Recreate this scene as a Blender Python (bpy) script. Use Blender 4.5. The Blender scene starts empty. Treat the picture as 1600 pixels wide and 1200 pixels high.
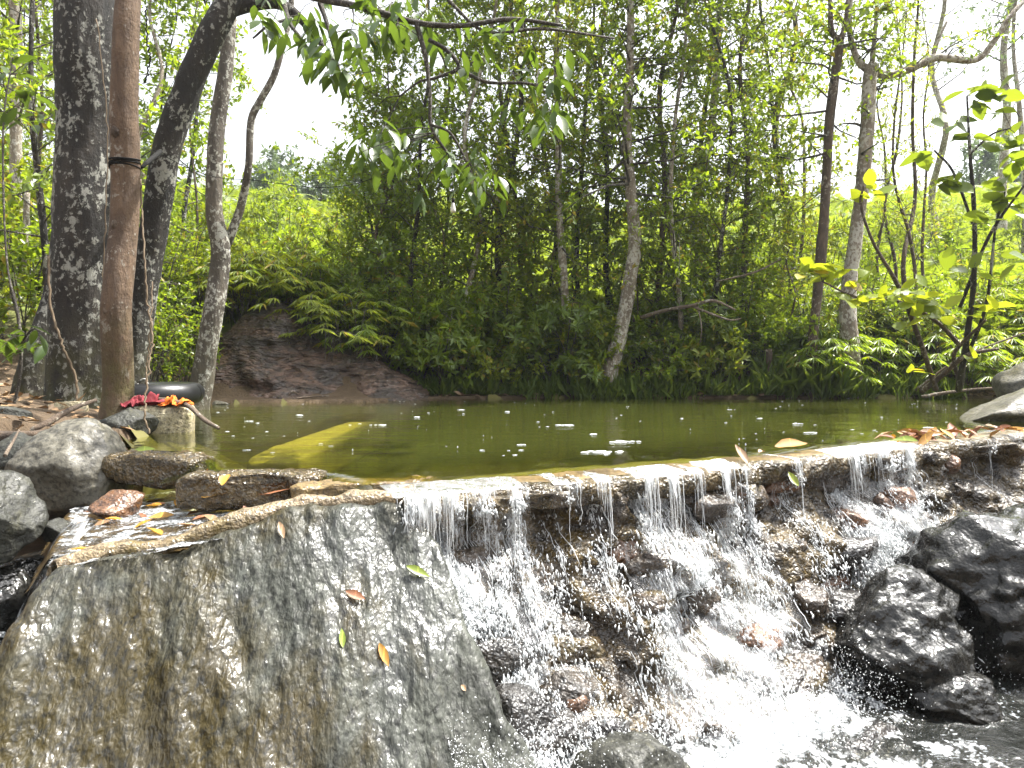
import bpy, math, random
import numpy as np
from mathutils import Vector, Matrix

sc = bpy.context.scene
COL = sc.collection
RAD = math.radians

# ---------------------------------------------------------------- camera
CAM_Z, HZ, F = 0.5, 560.0, 1200.0          # eye height over the pool, horizon row, focal length (photo pixels)
cam_d = bpy.data.cameras.new('camera')
cam_d.sensor_width = 36.0
cam_d.lens = 36.0 * F / 1600.0
cam_d.shift_y = -(600.0 - HZ) / 1600.0
cam_d.clip_start, cam_d.clip_end = 0.05, 2000.0
cam = bpy.data.objects.new('camera', cam_d)
cam.location = (0, 0, CAM_Z)
cam.rotation_euler = (RAD(90), 0, 0)
COL.objects.link(cam)
sc.camera = cam

# ---------------------------------------------------------------- sky, sun, exposure
SUN_DIR = Vector((0.42, 0.17, 0.89)).normalized()
sun_el = math.asin(SUN_DIR.z)
sun_az = math.atan2(SUN_DIR.x, SUN_DIR.y)
world = bpy.data.worlds.new('World')
sc.world = world
world.use_nodes = True
wn = world.node_tree
for n in list(wn.nodes):
    wn.nodes.remove(n)
sky = wn.nodes.new('ShaderNodeTexSky')
sky.sky_type = 'NISHITA'
sky.sun_disc = False
sky.sun_elevation = sun_el
sky.sun_rotation = sun_az
sky.dust_density = 6.0
sky.air_density = 1.0
sky.ozone_density = 1.0
hs = wn.nodes.new('ShaderNodeHueSaturation')
hs.inputs['Saturation'].default_value = 0.20
bgn = wn.nodes.new('ShaderNodeBackground')
bgn.inputs['Strength'].default_value = 0.125
won = wn.nodes.new('ShaderNodeOutputWorld')
wn.links.new(sky.outputs[0], hs.inputs['Color'])
wn.links.new(hs.outputs[0], bgn.inputs['Color'])
wn.links.new(bgn.outputs[0], won.inputs['Surface'])
sun_d = bpy.data.lights.new('sun', 'SUN')
sun_d.energy = 3.6
sun_d.angle = RAD(0.6)
sun_d.color = (1.0, 0.96, 0.88)
sun = bpy.data.objects.new('sun', sun_d)
sun.rotation_euler = SUN_DIR.to_track_quat('Z', 'Y').to_euler()
sun.location = (6, 2, 12)
COL.objects.link(sun)
sc.view_settings.view_transform = 'Standard'
sc.view_settings.look = 'None'
sc.view_settings.gamma = 1.0
sc.view_settings.use_curve_mapping = False
sc.view_settings.exposure = 1.88
sc.render.engine = 'CYCLES'
cy = sc.cycles
cy.max_bounces = 7
cy.diffuse_bounces = 3
cy.glossy_bounces = 3
cy.transmission_bounces = 4
cy.transparent_max_bounces = 12
cy.caustics_reflective = False
cy.caustics_refractive = False
cy.use_denoising = True
cy.sample_clamp_indirect = 6.0

# ---------------------------------------------------------------- numpy helpers
def _hash(ix, iy, iz, seed):
    n = (ix * np.int64(374761393) + iy * np.int64(668265263) + iz * np.int64(1274126177) + np.int64(seed) * np.int64(974711)) & 0xffffffff
    n = ((n ^ (n >> 13)) * np.int64(1274126177)) & 0xffffffff
    n = n ^ (n >> 16)
    return (n & 0xffff).astype(np.float64) / 32767.5 - 1.0

def noise3(p, seed=0):
    p = np.asarray(p, float)
    i = np.floor(p).astype(np.int64)
    f = p - i
    u = f * f * f * (f * (f * 6 - 15) + 10)
    x, y, z = i[:, 0], i[:, 1], i[:, 2]
    r = 0
    for a in (0, 1):
        for b in (0, 1):
            for c in (0, 1):
                w = (u[:, 0] if a else 1 - u[:, 0]) * (u[:, 1] if b else 1 - u[:, 1]) * (u[:, 2] if c else 1 - u[:, 2])
                r = r + w * _hash(x + a, y + b, z + c, seed)
    return r

def fbm(p, octv=4, seed=0, gain=0.5):
    p = np.asarray(p, float)
    r, a, s = 0, 1.0, 1.0
    for k in range(octv):
        r = r + a * noise3(p * s + 17.3 * k, seed + k)
        a *= gain
        s *= 2.03
    return r

def sstep(a, b, x):
    t = np.clip((x - a) / (b - a), 0, 1)
    return t * t * (3 - 2 * t)

def at(px, py, Y):
    return np.array([(px - 800.0) / F * Y, Y, CAM_Z - (py - HZ) / F * Y])

def onz(px, py, z=0.0):
    Y = (CAM_Z - z) * F / (py - HZ)
    return np.array([(px - 800.0) / F * Y, Y, z])

def poly_sd(P, poly):
    """signed distance of points (N,2) to a closed polygon, negative inside"""
    P = np.asarray(P, float)
    poly = np.asarray(poly, float)
    n = len(poly)
    d = np.full(len(P), 1e9)
    inside = np.zeros(len(P), bool)
    for k in range(n):
        a, b = poly[k], poly[(k + 1) % n]
        e = b - a
        w = P - a
        t = np.clip((w @ e) / (e @ e + 1e-12), 0, 1)
        d = np.minimum(d, np.linalg.norm(w - t[:, None] * e, axis=1))
        c = (a[1] > P[:, 1]) != (b[1] > P[:, 1])
        with np.errstate(divide='ignore', invalid='ignore'):
            xi = (b[0] - a[0]) * (P[:, 1] - a[1]) / (b[1] - a[1]) + a[0]
        inside ^= c & (P[:, 0] < xi)
    return np.where(inside, -d, d)

def catmull(P, n):
    P = np.asarray(P, float)
    Q = np.vstack([2 * P[0] - P[1], P, 2 * P[-1] - P[-2]])
    out = []
    segs = len(P) - 1
    T = np.linspace(0, segs, n)
    for t in T:
        k = min(int(t), segs - 1)
        f = t - k
        a, b, c, d = Q[k], Q[k + 1], Q[k + 2], Q[k + 3]
        out.append(0.5 * ((2 * b) + (c - a) * f + (2 * a - 5 * b + 4 * c - d) * f * f + (3 * b - a - 3 * c + d) * f ** 3))
    return np.array(out)

class MB:
    """collects triangles (and one value per vertex, 'tint')"""
    def __init__(s):
        s.v, s.f, s.t, s.n = [], [], [], 0
    def add(s, v, f, t=None):
        v = np.asarray(v, float).reshape(-1, 3)
        f = np.asarray(f, np.int64)
        if f.shape[1] == 4:
            f = np.vstack([f[:, [0, 1, 2]], f[:, [0, 2, 3]]])
        s.v.append(v)
        s.f.append(f + s.n)
        s.t.append(np.zeros(len(v)) if t is None else np.broadcast_to(np.asarray(t, float), (len(v),)))
        s.n += len(v)
    def arrays(s):
        return np.vstack(s.v), np.vstack(s.f), np.concatenate(s.t)

def make_mesh(name, v, f, mat, tint=None, smooth=True):
    me = bpy.data.meshes.new(name)
    v = np.ascontiguousarray(v, np.float32)
    f = np.ascontiguousarray(f, np.int32)
    k = f.shape[1]
    me.vertices.add(len(v))
    me.vertices.foreach_set('co', v.ravel())
    me.loops.add(f.size)
    me.loops.foreach_set('vertex_index', f.ravel())
    me.polygons.add(len(f))
    me.polygons.foreach_set('loop_start', np.arange(0, f.size, k, dtype=np.int32))
    me.polygons.foreach_set('loop_total', np.full(len(f), k, np.int32))
    me.polygons.foreach_set('use_smooth', np.full(len(f), smooth, bool))
    if tint is not None:
        a = me.attributes.new('tint', 'FLOAT', 'POINT')
        a.data.foreach_set('value', np.ascontiguousarray(tint, np.float32))
    me.update(calc_edges=True)
    me.materials.append(mat)
    return me

def tag(o, label=None, cat=None, group=None, kind=None):
    if label: o['label'] = label
    if cat: o['category'] = cat
    if group: o['group'] = group
    if kind: o['kind'] = kind
    return o

def thing(name, loc, label, cat, group=None):
    o = bpy.data.objects.new(name, None)
    o.empty_display_size = 0.2
    COL.objects.link(o)
    o.location = [float(c) for c in loc]
    return tag(o, label, cat, group)

def mesh_obj(name, v, f, mat, parent=None, tint=None, smooth=True, origin=None, kind=None):
    """vertices come in world coordinates; the object's origin is put at its base"""
    v = np.asarray(v, float)
    if f is not None and np.asarray(f).shape[1] == 4 and False:
        pass
    if origin is None:
        if parent is not None:
            origin = np.array(parent.matrix_world.translation) if parent.parent is None and parent.type == 'EMPTY' else v.mean(0)
            if parent.type == 'EMPTY':
                origin = np.array(parent.location)
        else:
            origin = np.array([(v[:, 0].min() + v[:, 0].max()) / 2, (v[:, 1].min() + v[:, 1].max()) / 2, v[:, 2].min()])
    origin = np.asarray(origin, float)
    me = make_mesh(name, v - origin, f, mat, tint, smooth)
    o = bpy.data.objects.new(name, me)
    COL.objects.link(o)
    wp = origin.copy()
    if parent is not None:
        o.parent = parent
        q = parent
        while q is not None:
            wp = wp - np.array(q.location)
            q = q.parent
    o.location = [float(c) for c in wp]
    if kind: o['kind'] = kind
    return o

def mb_obj(name, mb, mat, parent=None, **k):
    v, f, t = mb.arrays()
    return mesh_obj(name, v, f, mat, parent, tint=t, **k)

def tube(P, R, sides=8, cap=True, rough=0.0, seed=0, scale=6.0, flat=None):
    """a tube along points P with radii R; flat = (axis vector, factor) squashes its section"""
    P = np.asarray(P, float)
    n = len(P)
    R = np.broadcast_to(np.asarray(R, float), (n,))
    T = np.gradient(P, axis=0)
    T /= np.linalg.norm(T, axis=1)[:, None] + 1e-12
    ref = np.array([0.0, 0.0, 1.0]) if abs(T[0, 2]) < 0.8 else np.array([1.0, 0.0, 0.0])
    U = np.zeros_like(P)
    u = ref - (ref @ T[0]) * T[0]
    for k in range(n):
        u = u - (u @ T[k]) * T[k]
        u /= np.linalg.norm(u) + 1e-12
        U[k] = u
    W = np.cross(T, U)
    a = np.arange(sides) * 2 * np.pi / sides
    ring = np.cos(a)[None, :, None] * U[:, None, :] + np.sin(a)[None, :, None] * W[:, None, :]
    rr = np.repeat(R[:, None], sides, 1)
    V = P[:, None, :] + ring * rr[:, :, None]
    if rough:
        q = V.reshape(-1, 3) * scale
        d = fbm(q * np.array([1, 1, 0.45]), 3, seed).reshape(n, sides)
        V = P[:, None, :] + ring * (rr * (1 + rough * d))[:, :, None]
    i = np.arange(n - 1)[:, None] * sides
    j = np.arange(sides)[None, :]
    j2 = (j + 1) % sides
    Fq = np.stack([i + j, i + j2, i + sides + j2, i + sides + j], -1).reshape(-1, 4)
    Fq = np.vstack([Fq[:, [0, 1, 2]], Fq[:, [0, 2, 3]]])
    V = V.reshape(-1, 3)
    if cap:
        c0, c1 = len(V), len(V) + 1
        V = np.vstack([V, P[0], P[-1]])
        jj = np.arange(sides)
        j3 = (jj + 1) % sides
        Fq = np.vstack([Fq, np.stack([np.full(sides, c0), j3, jj], 1),
                        np.stack([np.full(sides, c1), (n - 1) * sides + jj, (n - 1) * sides + j3], 1)])
    return V, Fq

def grid_faces(nu, nv):
    i = np.arange(nu - 1)[:, None] * nv
    j = np.arange(nv - 1)[None, :]
    return np.stack([i + j, i + nv + j, i + nv + j + 1, i + j + 1], -1).reshape(-1, 4)

# ---------------------------------------------------------------- material helpers
def newmat(name):
    m = bpy.data.materials.new(name)
    m.use_nodes = True
    nt = m.node_tree
    for n in list(nt.nodes):
        nt.nodes.remove(n)
    out = nt.nodes.new('ShaderNodeOutputMaterial')
    return m, nt, out

def nd(nt, typ, **kw):
    n = nt.nodes.new('ShaderNode' + typ)
    for k, val in kw.items():
        if k.startswith('_'):
            setattr(n, k[1:], val)
            continue
        key = int(k[1:]) if k[0] == 'i' and k[1:].isdigit() else k.replace('_', ' ')
        s = n.inputs[key]
        if isinstance(val, bpy.types.NodeSocket):
            nt.links.new(val, s)
        elif isinstance(val, (tuple, list)) and len(val) == 3 and s.type == 'RGBA':
            s.default_value = (*val, 1.0)
        else:
            s.default_value = val
    return n

def mixc(nt, fac, a, b, blend='MIX'):
    n = nt.nodes.new('ShaderNodeMix')
    n.data_type = 'RGBA'
    n.blend_type = blend
    for s, val in ((n.inputs[0], fac), (n.inputs[6], a), (n.inputs[7], b)):
        if isinstance(val, bpy.types.NodeSocket):
            nt.links.new(val, s)
        elif isinstance(val, (tuple, list)):
            s.default_value = (*val, 1.0)
        else:
            s.default_value = val
    return n.outputs[2]

def ramp(nt, fac, stops):
    n = nt.nodes.new('ShaderNodeValToRGB')
    nt.links.new(fac, n.inputs[0])
    el = n.color_ramp.elements
    while len(el) < len(stops):
        el.new(0.5)
    for e, (p, c) in zip(el, stops):
        e.position = p
        e.color = (c, c, c, 1) if isinstance(c, (int, float)) else (*c, 1)
    return n.outputs[0]

def math_n(nt, op, a, b=0.0, clamp=False):
    n = nt.nodes.new('ShaderNodeMath')
    n.operation = op
    n.use_clamp = clamp
    for s, val in zip(n.inputs, (a, b)):
        if isinstance(val, bpy.types.NodeSocket):
            nt.links.new(val, s)
        else:
            s.default_value = val
    return n.outputs[0]

def coords(nt, scale=(1, 1, 1), kind='Object', rot=(0, 0, 0)):
    tc = nt.nodes.new('ShaderNodeTexCoord')
    mp = nd(nt, 'Mapping', Scale=scale, Rotation=rot)
    nt.links.new(tc.outputs[kind], mp.inputs['Vector'])
    return mp.outputs[0]

def noise_n(nt, vec, scale, detail=5.0, rough=0.6, dist=0.0):
    n = nd(nt, 'TexNoise', Vector=vec, Scale=scale, Detail=detail, Roughness=rough, Distortion=dist)
    return n.outputs['Fac']

def bump_n(nt, h, strength, dist=0.02, normal=None):
    b = nd(nt, 'Bump', Height=h, Strength=strength, Distance=dist)
    if normal is not None:
        nt.links.new(normal, b.inputs['Normal'])
    return b.outputs[0]

def bark_mat(name, base, dark, lichen=(0.55, 0.56, 0.5), cover=0.45, moss=0.0, scale=1.0, rough=0.85):
    m, nt, out = newmat(name)
    v = coords(nt, (1, 1, 0.35))
    v2 = coords(nt, (1, 1, 0.8))
    n1 = noise_n(nt, v, 14 * scale, 8, 0.7)
    c = mixc(nt, ramp(nt, n1, [(0.3, 0.0), (0.7, 1.0)]), dark, base)
    nl_ = noise_n(nt, coords(nt, (1, 1, 0.22)), 5.0 * scale, 4, 0.6, 0.5)
    c = mixc(nt, ramp(nt, nl_, [(0.38, 0.75), (0.58, 0.0)]), c, dark)
    n2 = noise_n(nt, v2, 4 * scale, 3, 0.5, 0.6)
    n4 = noise_n(nt, v2, 26 * scale, 7, 0.68, 0.3)
    n2 = math_n(nt, 'ADD', math_n(nt, 'MULTIPLY', n2, 0.36), math_n(nt, 'MULTIPLY', n4, 0.64))
    thr = 0.62 - 0.2 * cover
    fac = ramp(nt, n2, [(thr, 0.0), (thr + 0.035, 1.0)])
    n3 = noise_n(nt, v2, 40 * scale, 4)
    lc = mixc(nt, n3, tuple(x * 0.6 for x in lichen), lichen)
    c = mixc(nt, fac, c, lc)
    if moss:
        geo = nt.nodes.new('ShaderNodeNewGeometry')
        sp = nd(nt, 'SeparateXYZ', Vector=geo.outputs['Position'])
        low = nd(nt, 'MapRange', Value=sp.outputs['Z'])
        low.inputs[1].default_value, low.inputs[2].default_value = 0.9, -0.1
        f2 = math_n(nt, 'MULTIPLY', low.outputs[0], ramp(nt, noise_n(nt, v2, 9, 6), [(0.35, 0.0), (0.6, moss)]))
        c = mixc(nt, f2, c, (0.10, 0.10, 0.02))
    b = nd(nt, 'BsdfPrincipled', Base_Color=c, Roughness=rough)
    nt.links.new(bump_n(nt, math_n(nt, 'ADD', n1, math_n(nt, 'MULTIPLY', n4, 0.5)), 1.0, 0.04), b.inputs['Normal'])
    nt.links.new(b.outputs[0], out.inputs[0])
    return m

def leaf_mat(name, c1, c2, trans, tmix=0.42, rough=0.33, rib=0.0, yellow=None):
    m, nt, out = newmat(name)
    at_ = nd(nt, 'Attribute')
    at_.attribute_name = 'tint'
    oi = nt.nodes.new('ShaderNodeObjectInfo')
    f = math_n(nt, 'FRACT', math_n(nt, 'ADD', at_.outputs['Fac'], oi.outputs['Random']))
    c = mixc(nt, f, c1, c2)
    tcol = mixc(nt, f, tuple(x * 0.8 for x in trans), trans)
    if yellow:
        yf = ramp(nt, f, [(0.93, 0.0), (0.96, 1.0)])
        c = mixc(nt, yf, c, yellow)
        tcol = mixc(nt, yf, tcol, yellow)
    if rib:
        vv = nd(nt, 'SeparateXYZ', Vector=coords(nt))
        rf = ramp(nt, math_n(nt, 'ABSOLUTE', vv.outputs['X']), [(0.0, 1.0), (rib, 0.0)])
        c = mixc(nt, math_n(nt, 'MULTIPLY', rf, 0.5), c, tuple(min(1, x * 2.2) for x in c2))
    p = nd(nt, 'BsdfPrincipled', Base_Color=c, Roughness=rough)
    t = nd(nt, 'BsdfTranslucent', Color=tcol)
    mx = nd(nt, 'MixShader', i0=tmix, i1=p.outputs[0], i2=t.outputs[0])
    nt.links.new(mx.outputs[0], out.inputs[0])
    return m

def rock_mat(name, c1, c2, patch, patch_amt=0.45, wet=0.5, scale=1.0, bump=0.6, lo=0.12, hi=0.6, streak=(1, 1, 1), fine=45.0, bdist=0.04, dots=None, coat_patch=None, side=0.0, spec=0.5):
    m, nt, out = newmat(name)
    v = coords(nt)
    vs = coords(nt, streak)
    n1 = noise_n(nt, v, 6 * scale, 9, 0.7)
    n2 = noise_n(nt, vs, 3.0 * scale, 7, 0.65, 0.4)
    n3 = noise_n(nt, vs, fine, 6, 0.65)
    c = mixc(nt, ramp(nt, n1, [(0.35, 0.0), (0.65, 1.0)]), c1, c2)
    if side:                                         # algae keeps to one side of the rock
        n2 = math_n(nt, 'ADD', n2, math_n(nt, 'MULTIPLY', nd(nt, 'SeparateXYZ', Vector=v).outputs['X'], -side))
    c = mixc(nt, ramp(nt, n2, [(1 - patch_amt - 0.06, 0.0), (1 - patch_amt + 0.08, 1.0)]), c, patch)
    c = mixc(nt, ramp(nt, n3, [(0.36, 0.85), (0.54, 0.0)]), c, tuple(x * 0.2 for x in c1))
    if dots:
        c = mixc(nt, ramp(nt, noise_n(nt, v, 30, 3), [(0.68, 0.0), (0.72, 1.0)]), c, dots)
    rg = nd(nt, 'MapRange', Value=noise_n(nt, vs, 5 * scale, 5))
    rg.inputs[1].default_value, rg.inputs[2].default_value = 0.35, 0.65
    rg.inputs[3].default_value, rg.inputs[4].default_value = lo, hi
    b = nd(nt, 'BsdfPrincipled', Base_Color=c, Roughness=rg.outputs[0])
    b.inputs['Specular IOR Level'].default_value = spec
    b.inputs['Coat Weight'].default_value = wet
    b.inputs['Coat Roughness'].default_value = 0.06
    if coat_patch:
        cn = noise_n(nt, coords(nt, (1.0, 0.38, 0.38), 'Object', (0, 0, 0.25)), 5.0, 4, 0.6, 0.5)
        nt.links.new(ramp(nt, cn, [(0.47, 0.06), (0.60, coat_patch[0])]), b.inputs['Coat Weight'])
        b.inputs['Coat Roughness'].default_value = 0.20
        b.inputs['Specular IOR Level'].default_value = 0.3
    b.inputs['Coat IOR'].default_value = 1.5
    nb_ = noise_n(nt, vs, fine * 0.42, 3.0, 0.55, 0.5)
    nc_ = noise_n(nt, vs, fine * 1.25, 1.5, 0.5, 0.3)
    h = math_n(nt, 'ADD', math_n(nt, 'MULTIPLY', nb_, 0.8), math_n(nt, 'MULTIPLY', nc_, 0.65))
    bn = bump_n(nt, h, bump, bdist * 0.8)
    nt.links.new(bn, b.inputs['Normal'])
    nt.links.new(bn, b.inputs['Coat Normal'])
    nt.links.new(b.outputs[0], out.inputs[0])
    return m

def plain_mat(name, col, rough=0.6, var=0.25, scale=20.0, bump=0.2, spec=0.5):
    m, nt, out = newmat(name)
    n1 = noise_n(nt, coords(nt), scale, 5)
    c = mixc(nt, n1, tuple(x * (1 - var) for x in col), tuple(min(1, x * (1 + var)) for x in col))
    b = nd(nt, 'BsdfPrincipled', Base_Color=c, Roughness=rough)
    b.inputs['Specular IOR Level'].default_value = spec
    nt.links.new(bump_n(nt, n1, bump, 0.01), b.inputs['Normal'])
    nt.links.new(b.outputs[0], out.inputs[0])
    return m

MAT = {}
MAT['bark_dark'] = bark_mat('bark_dark', (0.045, 0.035, 0.026), (0.009, 0.008, 0.007), (0.36, 0.36, 0.32), 0.44, moss=0.6, scale=0.9)
MAT['bark_red'] = bark_mat('bark_red', (0.215, 0.14, 0.085), (0.065, 0.04, 0.026), (0.34, 0.30, 0.25), 0.28, moss=0.9, scale=0.9)
MAT['bark_grey'] = bark_mat('bark_grey', (0.20, 0.17, 0.13), (0.06, 0.05, 0.04), (0.55, 0.54, 0.47), 0.52, moss=0.3)
MAT['bark_pale'] = bark_mat('bark_pale', (0.36, 0.31, 0.24), (0.15, 0.12, 0.09), (0.60, 0.57, 0.50), 0.62)
MAT['bark_brown'] = bark_mat('bark_brown', (0.15, 0.105, 0.07), (0.045, 0.032, 0.024), (0.34, 0.30, 0.24), 0.34)
MAT['twig'] = bark_mat('twig', (0.10, 0.085, 0.065), (0.035, 0.03, 0.025), (0.28, 0.26, 0.22), 0.42, scale=2.0)
MAT['dead_wood'] = bark_mat('dead_wood', (0.24, 0.19, 0.14), (0.10, 0.07, 0.05), (0.45, 0.42, 0.36), 0.3)
MAT['leaf_mid'] = leaf_mat('leaf_mid', (0.085, 0.14, 0.016), (0.165, 0.215, 0.024), (0.34, 0.46, 0.018), 0.52, yellow=(0.30, 0.24, 0.03))
MAT['leaf_dark'] = leaf_mat('leaf_dark', (0.065, 0.115, 0.014), (0.12, 0.17, 0.020), (0.28, 0.38, 0.016), 0.45, 0.35)
MAT['leaf_yellow'] = leaf_mat('leaf_yellow', (0.13, 0.18, 0.018), (0.20, 0.24, 0.022), (0.40, 0.46, 0.02), 0.5, 0.5, yellow=(0.34, 0.26, 0.03))
MAT['leaf_fern'] = leaf_mat('leaf_fern', (0.09, 0.145, 0.015), (0.19, 0.245, 0.025), (0.32, 0.40, 0.025), 0.5, 0.55)
MAT['leaf_far_hazed'] = leaf_mat('leaf_far_hazed', (0.09, 0.13, 0.06), (0.13, 0.17, 0.08), (0.18, 0.25, 0.09), 0.4, 0.6)  # paler, greyer green: distance haze put into the leaf colour
MAT['leaf_near'] = leaf_mat('leaf_near', (0.03, 0.062, 0.013), (0.065, 0.105, 0.018), (0.16, 0.25, 0.02), 0.36, 0.34, rib=0.004)
MAT['leaf_round'] = leaf_mat('leaf_round', (0.07, 0.12, 0.02), (0.13, 0.19, 0.025), (0.28, 0.36, 0.02), 0.45, 0.4, rib=0.004)
MAT['leaf_lime'] = leaf_mat('leaf_lime', (0.17, 0.25, 0.02), (0.26, 0.31, 0.02), (0.45, 0.50, 0.02), 0.5, 0.4, rib=0.004, yellow=(0.5, 0.36, 0.02))
MAT['grass'] = leaf_mat('grass', (0.08, 0.14, 0.02), (0.15, 0.20, 0.03), (0.25, 0.33, 0.03), 0.4, 0.5)
MAT['slab'] = rock_mat('slab', (0.026, 0.028, 0.023), (0.074, 0.079, 0.066), (0.034, 0.025, 0.004), 0.58, wet=1.0, scale=0.8, bump=0.42, side=0.19, lo=0.45, hi=0.7, coat_patch=(1.0, 0.35), streak=(1.0, 0.55, 0.55), fine=58.0, bdist=0.035)
MAT['rock_black'] = rock_mat('rock_black', (0.007, 0.007, 0.006), (0.022, 0.021, 0.018), (0.03, 0.026, 0.014), 0.3, wet=0.9, scale=1.2, bump=0.34, lo=0.5, hi=0.7, spec=0.06)
MAT['rock_grey'] = rock_mat('rock_grey', (0.065, 0.06, 0.046), (0.14, 0.13, 0.10), (0.065, 0.055, 0.022), 0.42, wet=0.1, bump=0.22, lo=0.4, hi=0.75)
MAT['rock_dark'] = rock_mat('rock_dark', (0.014, 0.015, 0.011), (0.042, 0.042, 0.032), (0.04, 0.037, 0.013), 0.42, wet=0.0, bump=0.4, lo=0.5, hi=0.8, dots=(0.2, 0.2, 0.16))
MAT['rock_red'] = rock_mat('rock_red', (0.095, 0.058, 0.042), (0.19, 0.118, 0.085), (0.05, 0.04, 0.034), 0.52, wet=0.15, scale=0.9, bump=1.0, lo=0.45, hi=0.8, streak=(0.6, 0.6, 1.5), fine=16.0, bdist=0.12)
MAT['stone_rust'] = rock_mat('stone_rust', (0.08, 0.036, 0.016), (0.19, 0.09, 0.038), (0.05, 0.03, 0.02), 0.42, wet=0.6, bump=0.6)
MAT['stone_brown'] = rock_mat('stone_brown', (0.028, 0.019, 0.012), (0.075, 0.052, 0.032), (0.10, 0.075, 0.025), 0.42, wet=0.7, bump=0.7)
MAT['stone_dark'] = rock_mat('stone_dark', (0.011, 0.009, 0.008), (0.03, 0.025, 0.02), (0.05, 0.036, 0.022), 0.4, wet=0.9, bump=0.7)
MAT['wall'] = rock_mat('wall', (0.014, 0.010, 0.007), (0.055, 0.038, 0.022), (0.085, 0.055, 0.012), 0.52, wet=0.5, scale=1.6, bump=0.8, lo=0.15, hi=0.5, fine=50)
MAT['mortar'] = rock_mat('mortar', (0.17, 0.125, 0.07), (0.30, 0.23, 0.14), (0.12, 0.085, 0.022), 0.46, wet=0.4, scale=1.6, bump=0.5, lo=0.25, hi=0.7, fine=60)
MAT['crest'] = rock_mat('crest', (0.13, 0.085, 0.028), (0.26, 0.18, 0.075), (0.08, 0.05, 0.012), 0.50, wet=0.3, scale=1.5, bump=0.5, lo=0.3, hi=0.6)
MAT['crest_edge'] = rock_mat('crest_edge', (0.05, 0.034, 0.012), (0.13, 0.09, 0.036), (0.04, 0.028, 0.007), 0.46, wet=0.5, scale=1.8, bump=0.9, lo=0.12, hi=0.4)
MAT['concrete_tan'] = rock_mat('concrete_tan', (0.32, 0.27, 0.16), (0.46, 0.41, 0.28), (0.20, 0.17, 0.06), 0.4, wet=0.1, scale=1.5, bump=0.4, lo=0.5, hi=0.8)
MAT['sand'] = plain_mat('sand', (0.46, 0.40, 0.13), 0.8, 0.3, 6.0, 0.3)
MAT['rubber'] = plain_mat('rubber', (0.009, 0.009, 0.010), 0.35, 0.2, 30.0, 0.05)
MAT['cloth_orange'] = plain_mat('cloth_orange', (0.75, 0.17, 0.015), 0.8, 0.2, 30.0, 0.3)
MAT['cloth_maroon'] = plain_mat('cloth_maroon', (0.16, 0.012, 0.02), 0.85, 0.3, 30.0, 0.3)
MAT['rope'] = plain_mat('rope', (0.008, 0.0075, 0.007), 0.8, 0.3, 60.0, 0.3, 0.15)
MAT['vine'] = plain_mat('vine', (0.12, 0.085, 0.05), 0.8, 0.35, 25.0, 0.4)
MAT['bulb_white'] = plain_mat('bulb_white', (0.75, 0.75, 0.72), 0.25, 0.03, 5.0, 0.0)
MAT['lf_orange'] = leaf_mat('lf_orange', (0.30, 0.145, 0.018), (0.42, 0.23, 0.03), (0.6, 0.3, 0.02), 0.2, 0.6, rib=0.003)
MAT['lf_rust'] = leaf_mat('lf_rust', (0.14, 0.05, 0.022), (0.24, 0.10, 0.045), (0.3, 0.1, 0.02), 0.15, 0.55, rib=0.003)
MAT['lf_green'] = leaf_mat('lf_green', (0.19, 0.25, 0.04), (0.26, 0.30, 0.05), (0.35, 0.42, 0.03), 0.25, 0.4, rib=0.003)
MAT['lf_brown'] = leaf_mat('lf_brown', (0.20, 0.12, 0.06), (0.32, 0.21, 0.12), (0.2, 0.1, 0.03), 0.15, 0.45, rib=0.003)

def ground_mat():
    m, nt, out = newmat('ground')
    v = coords(nt)
    n1 = noise_n(nt, v, 1.6, 8, 0.65)
    n2 = noise_n(nt, v, 26, 6, 0.7)
    c = mixc(nt, n2, (0.030, 0.020, 0.012), (0.16, 0.105, 0.055))
    at_ = nd(nt, 'Attribute')
    at_.attribute_name = 'tint'                      # 1 where low plants cover the soil
    g = mixc(nt, n2, (0.05, 0.08, 0.012), (0.20, 0.25, 0.025))
    c = mixc(nt, math_n(nt, 'MULTIPLY', at_.outputs['Fac'], ramp(nt, n1, [(0.3, 0.5), (0.6, 1.0)])), c, g)
    b = nd(nt, 'BsdfPrincipled', Base_Color=c, Roughness=0.85)
    nt.links.new(bump_n(nt, n2, 0.9, 0.04), b.inputs['Normal'])
    nt.links.new(b.outputs[0], out.inputs[0])
    return m
MAT['ground'] = ground_mat()

def bed_mat():
    m, nt, out = newmat('pool_bed')
    v = coords(nt)
    n1 = noise_n(nt, v, 3.0, 8, 0.65)
    c = mixc(nt, n1, (0.05, 0.05, 0.012), (0.16, 0.14, 0.035))
    b = nd(nt, 'BsdfPrincipled', Base_Color=c, Roughness=0.8)
    nt.links.new(b.outputs[0], out.inputs[0])
    return m
MAT['bed'] = bed_mat()

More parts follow.
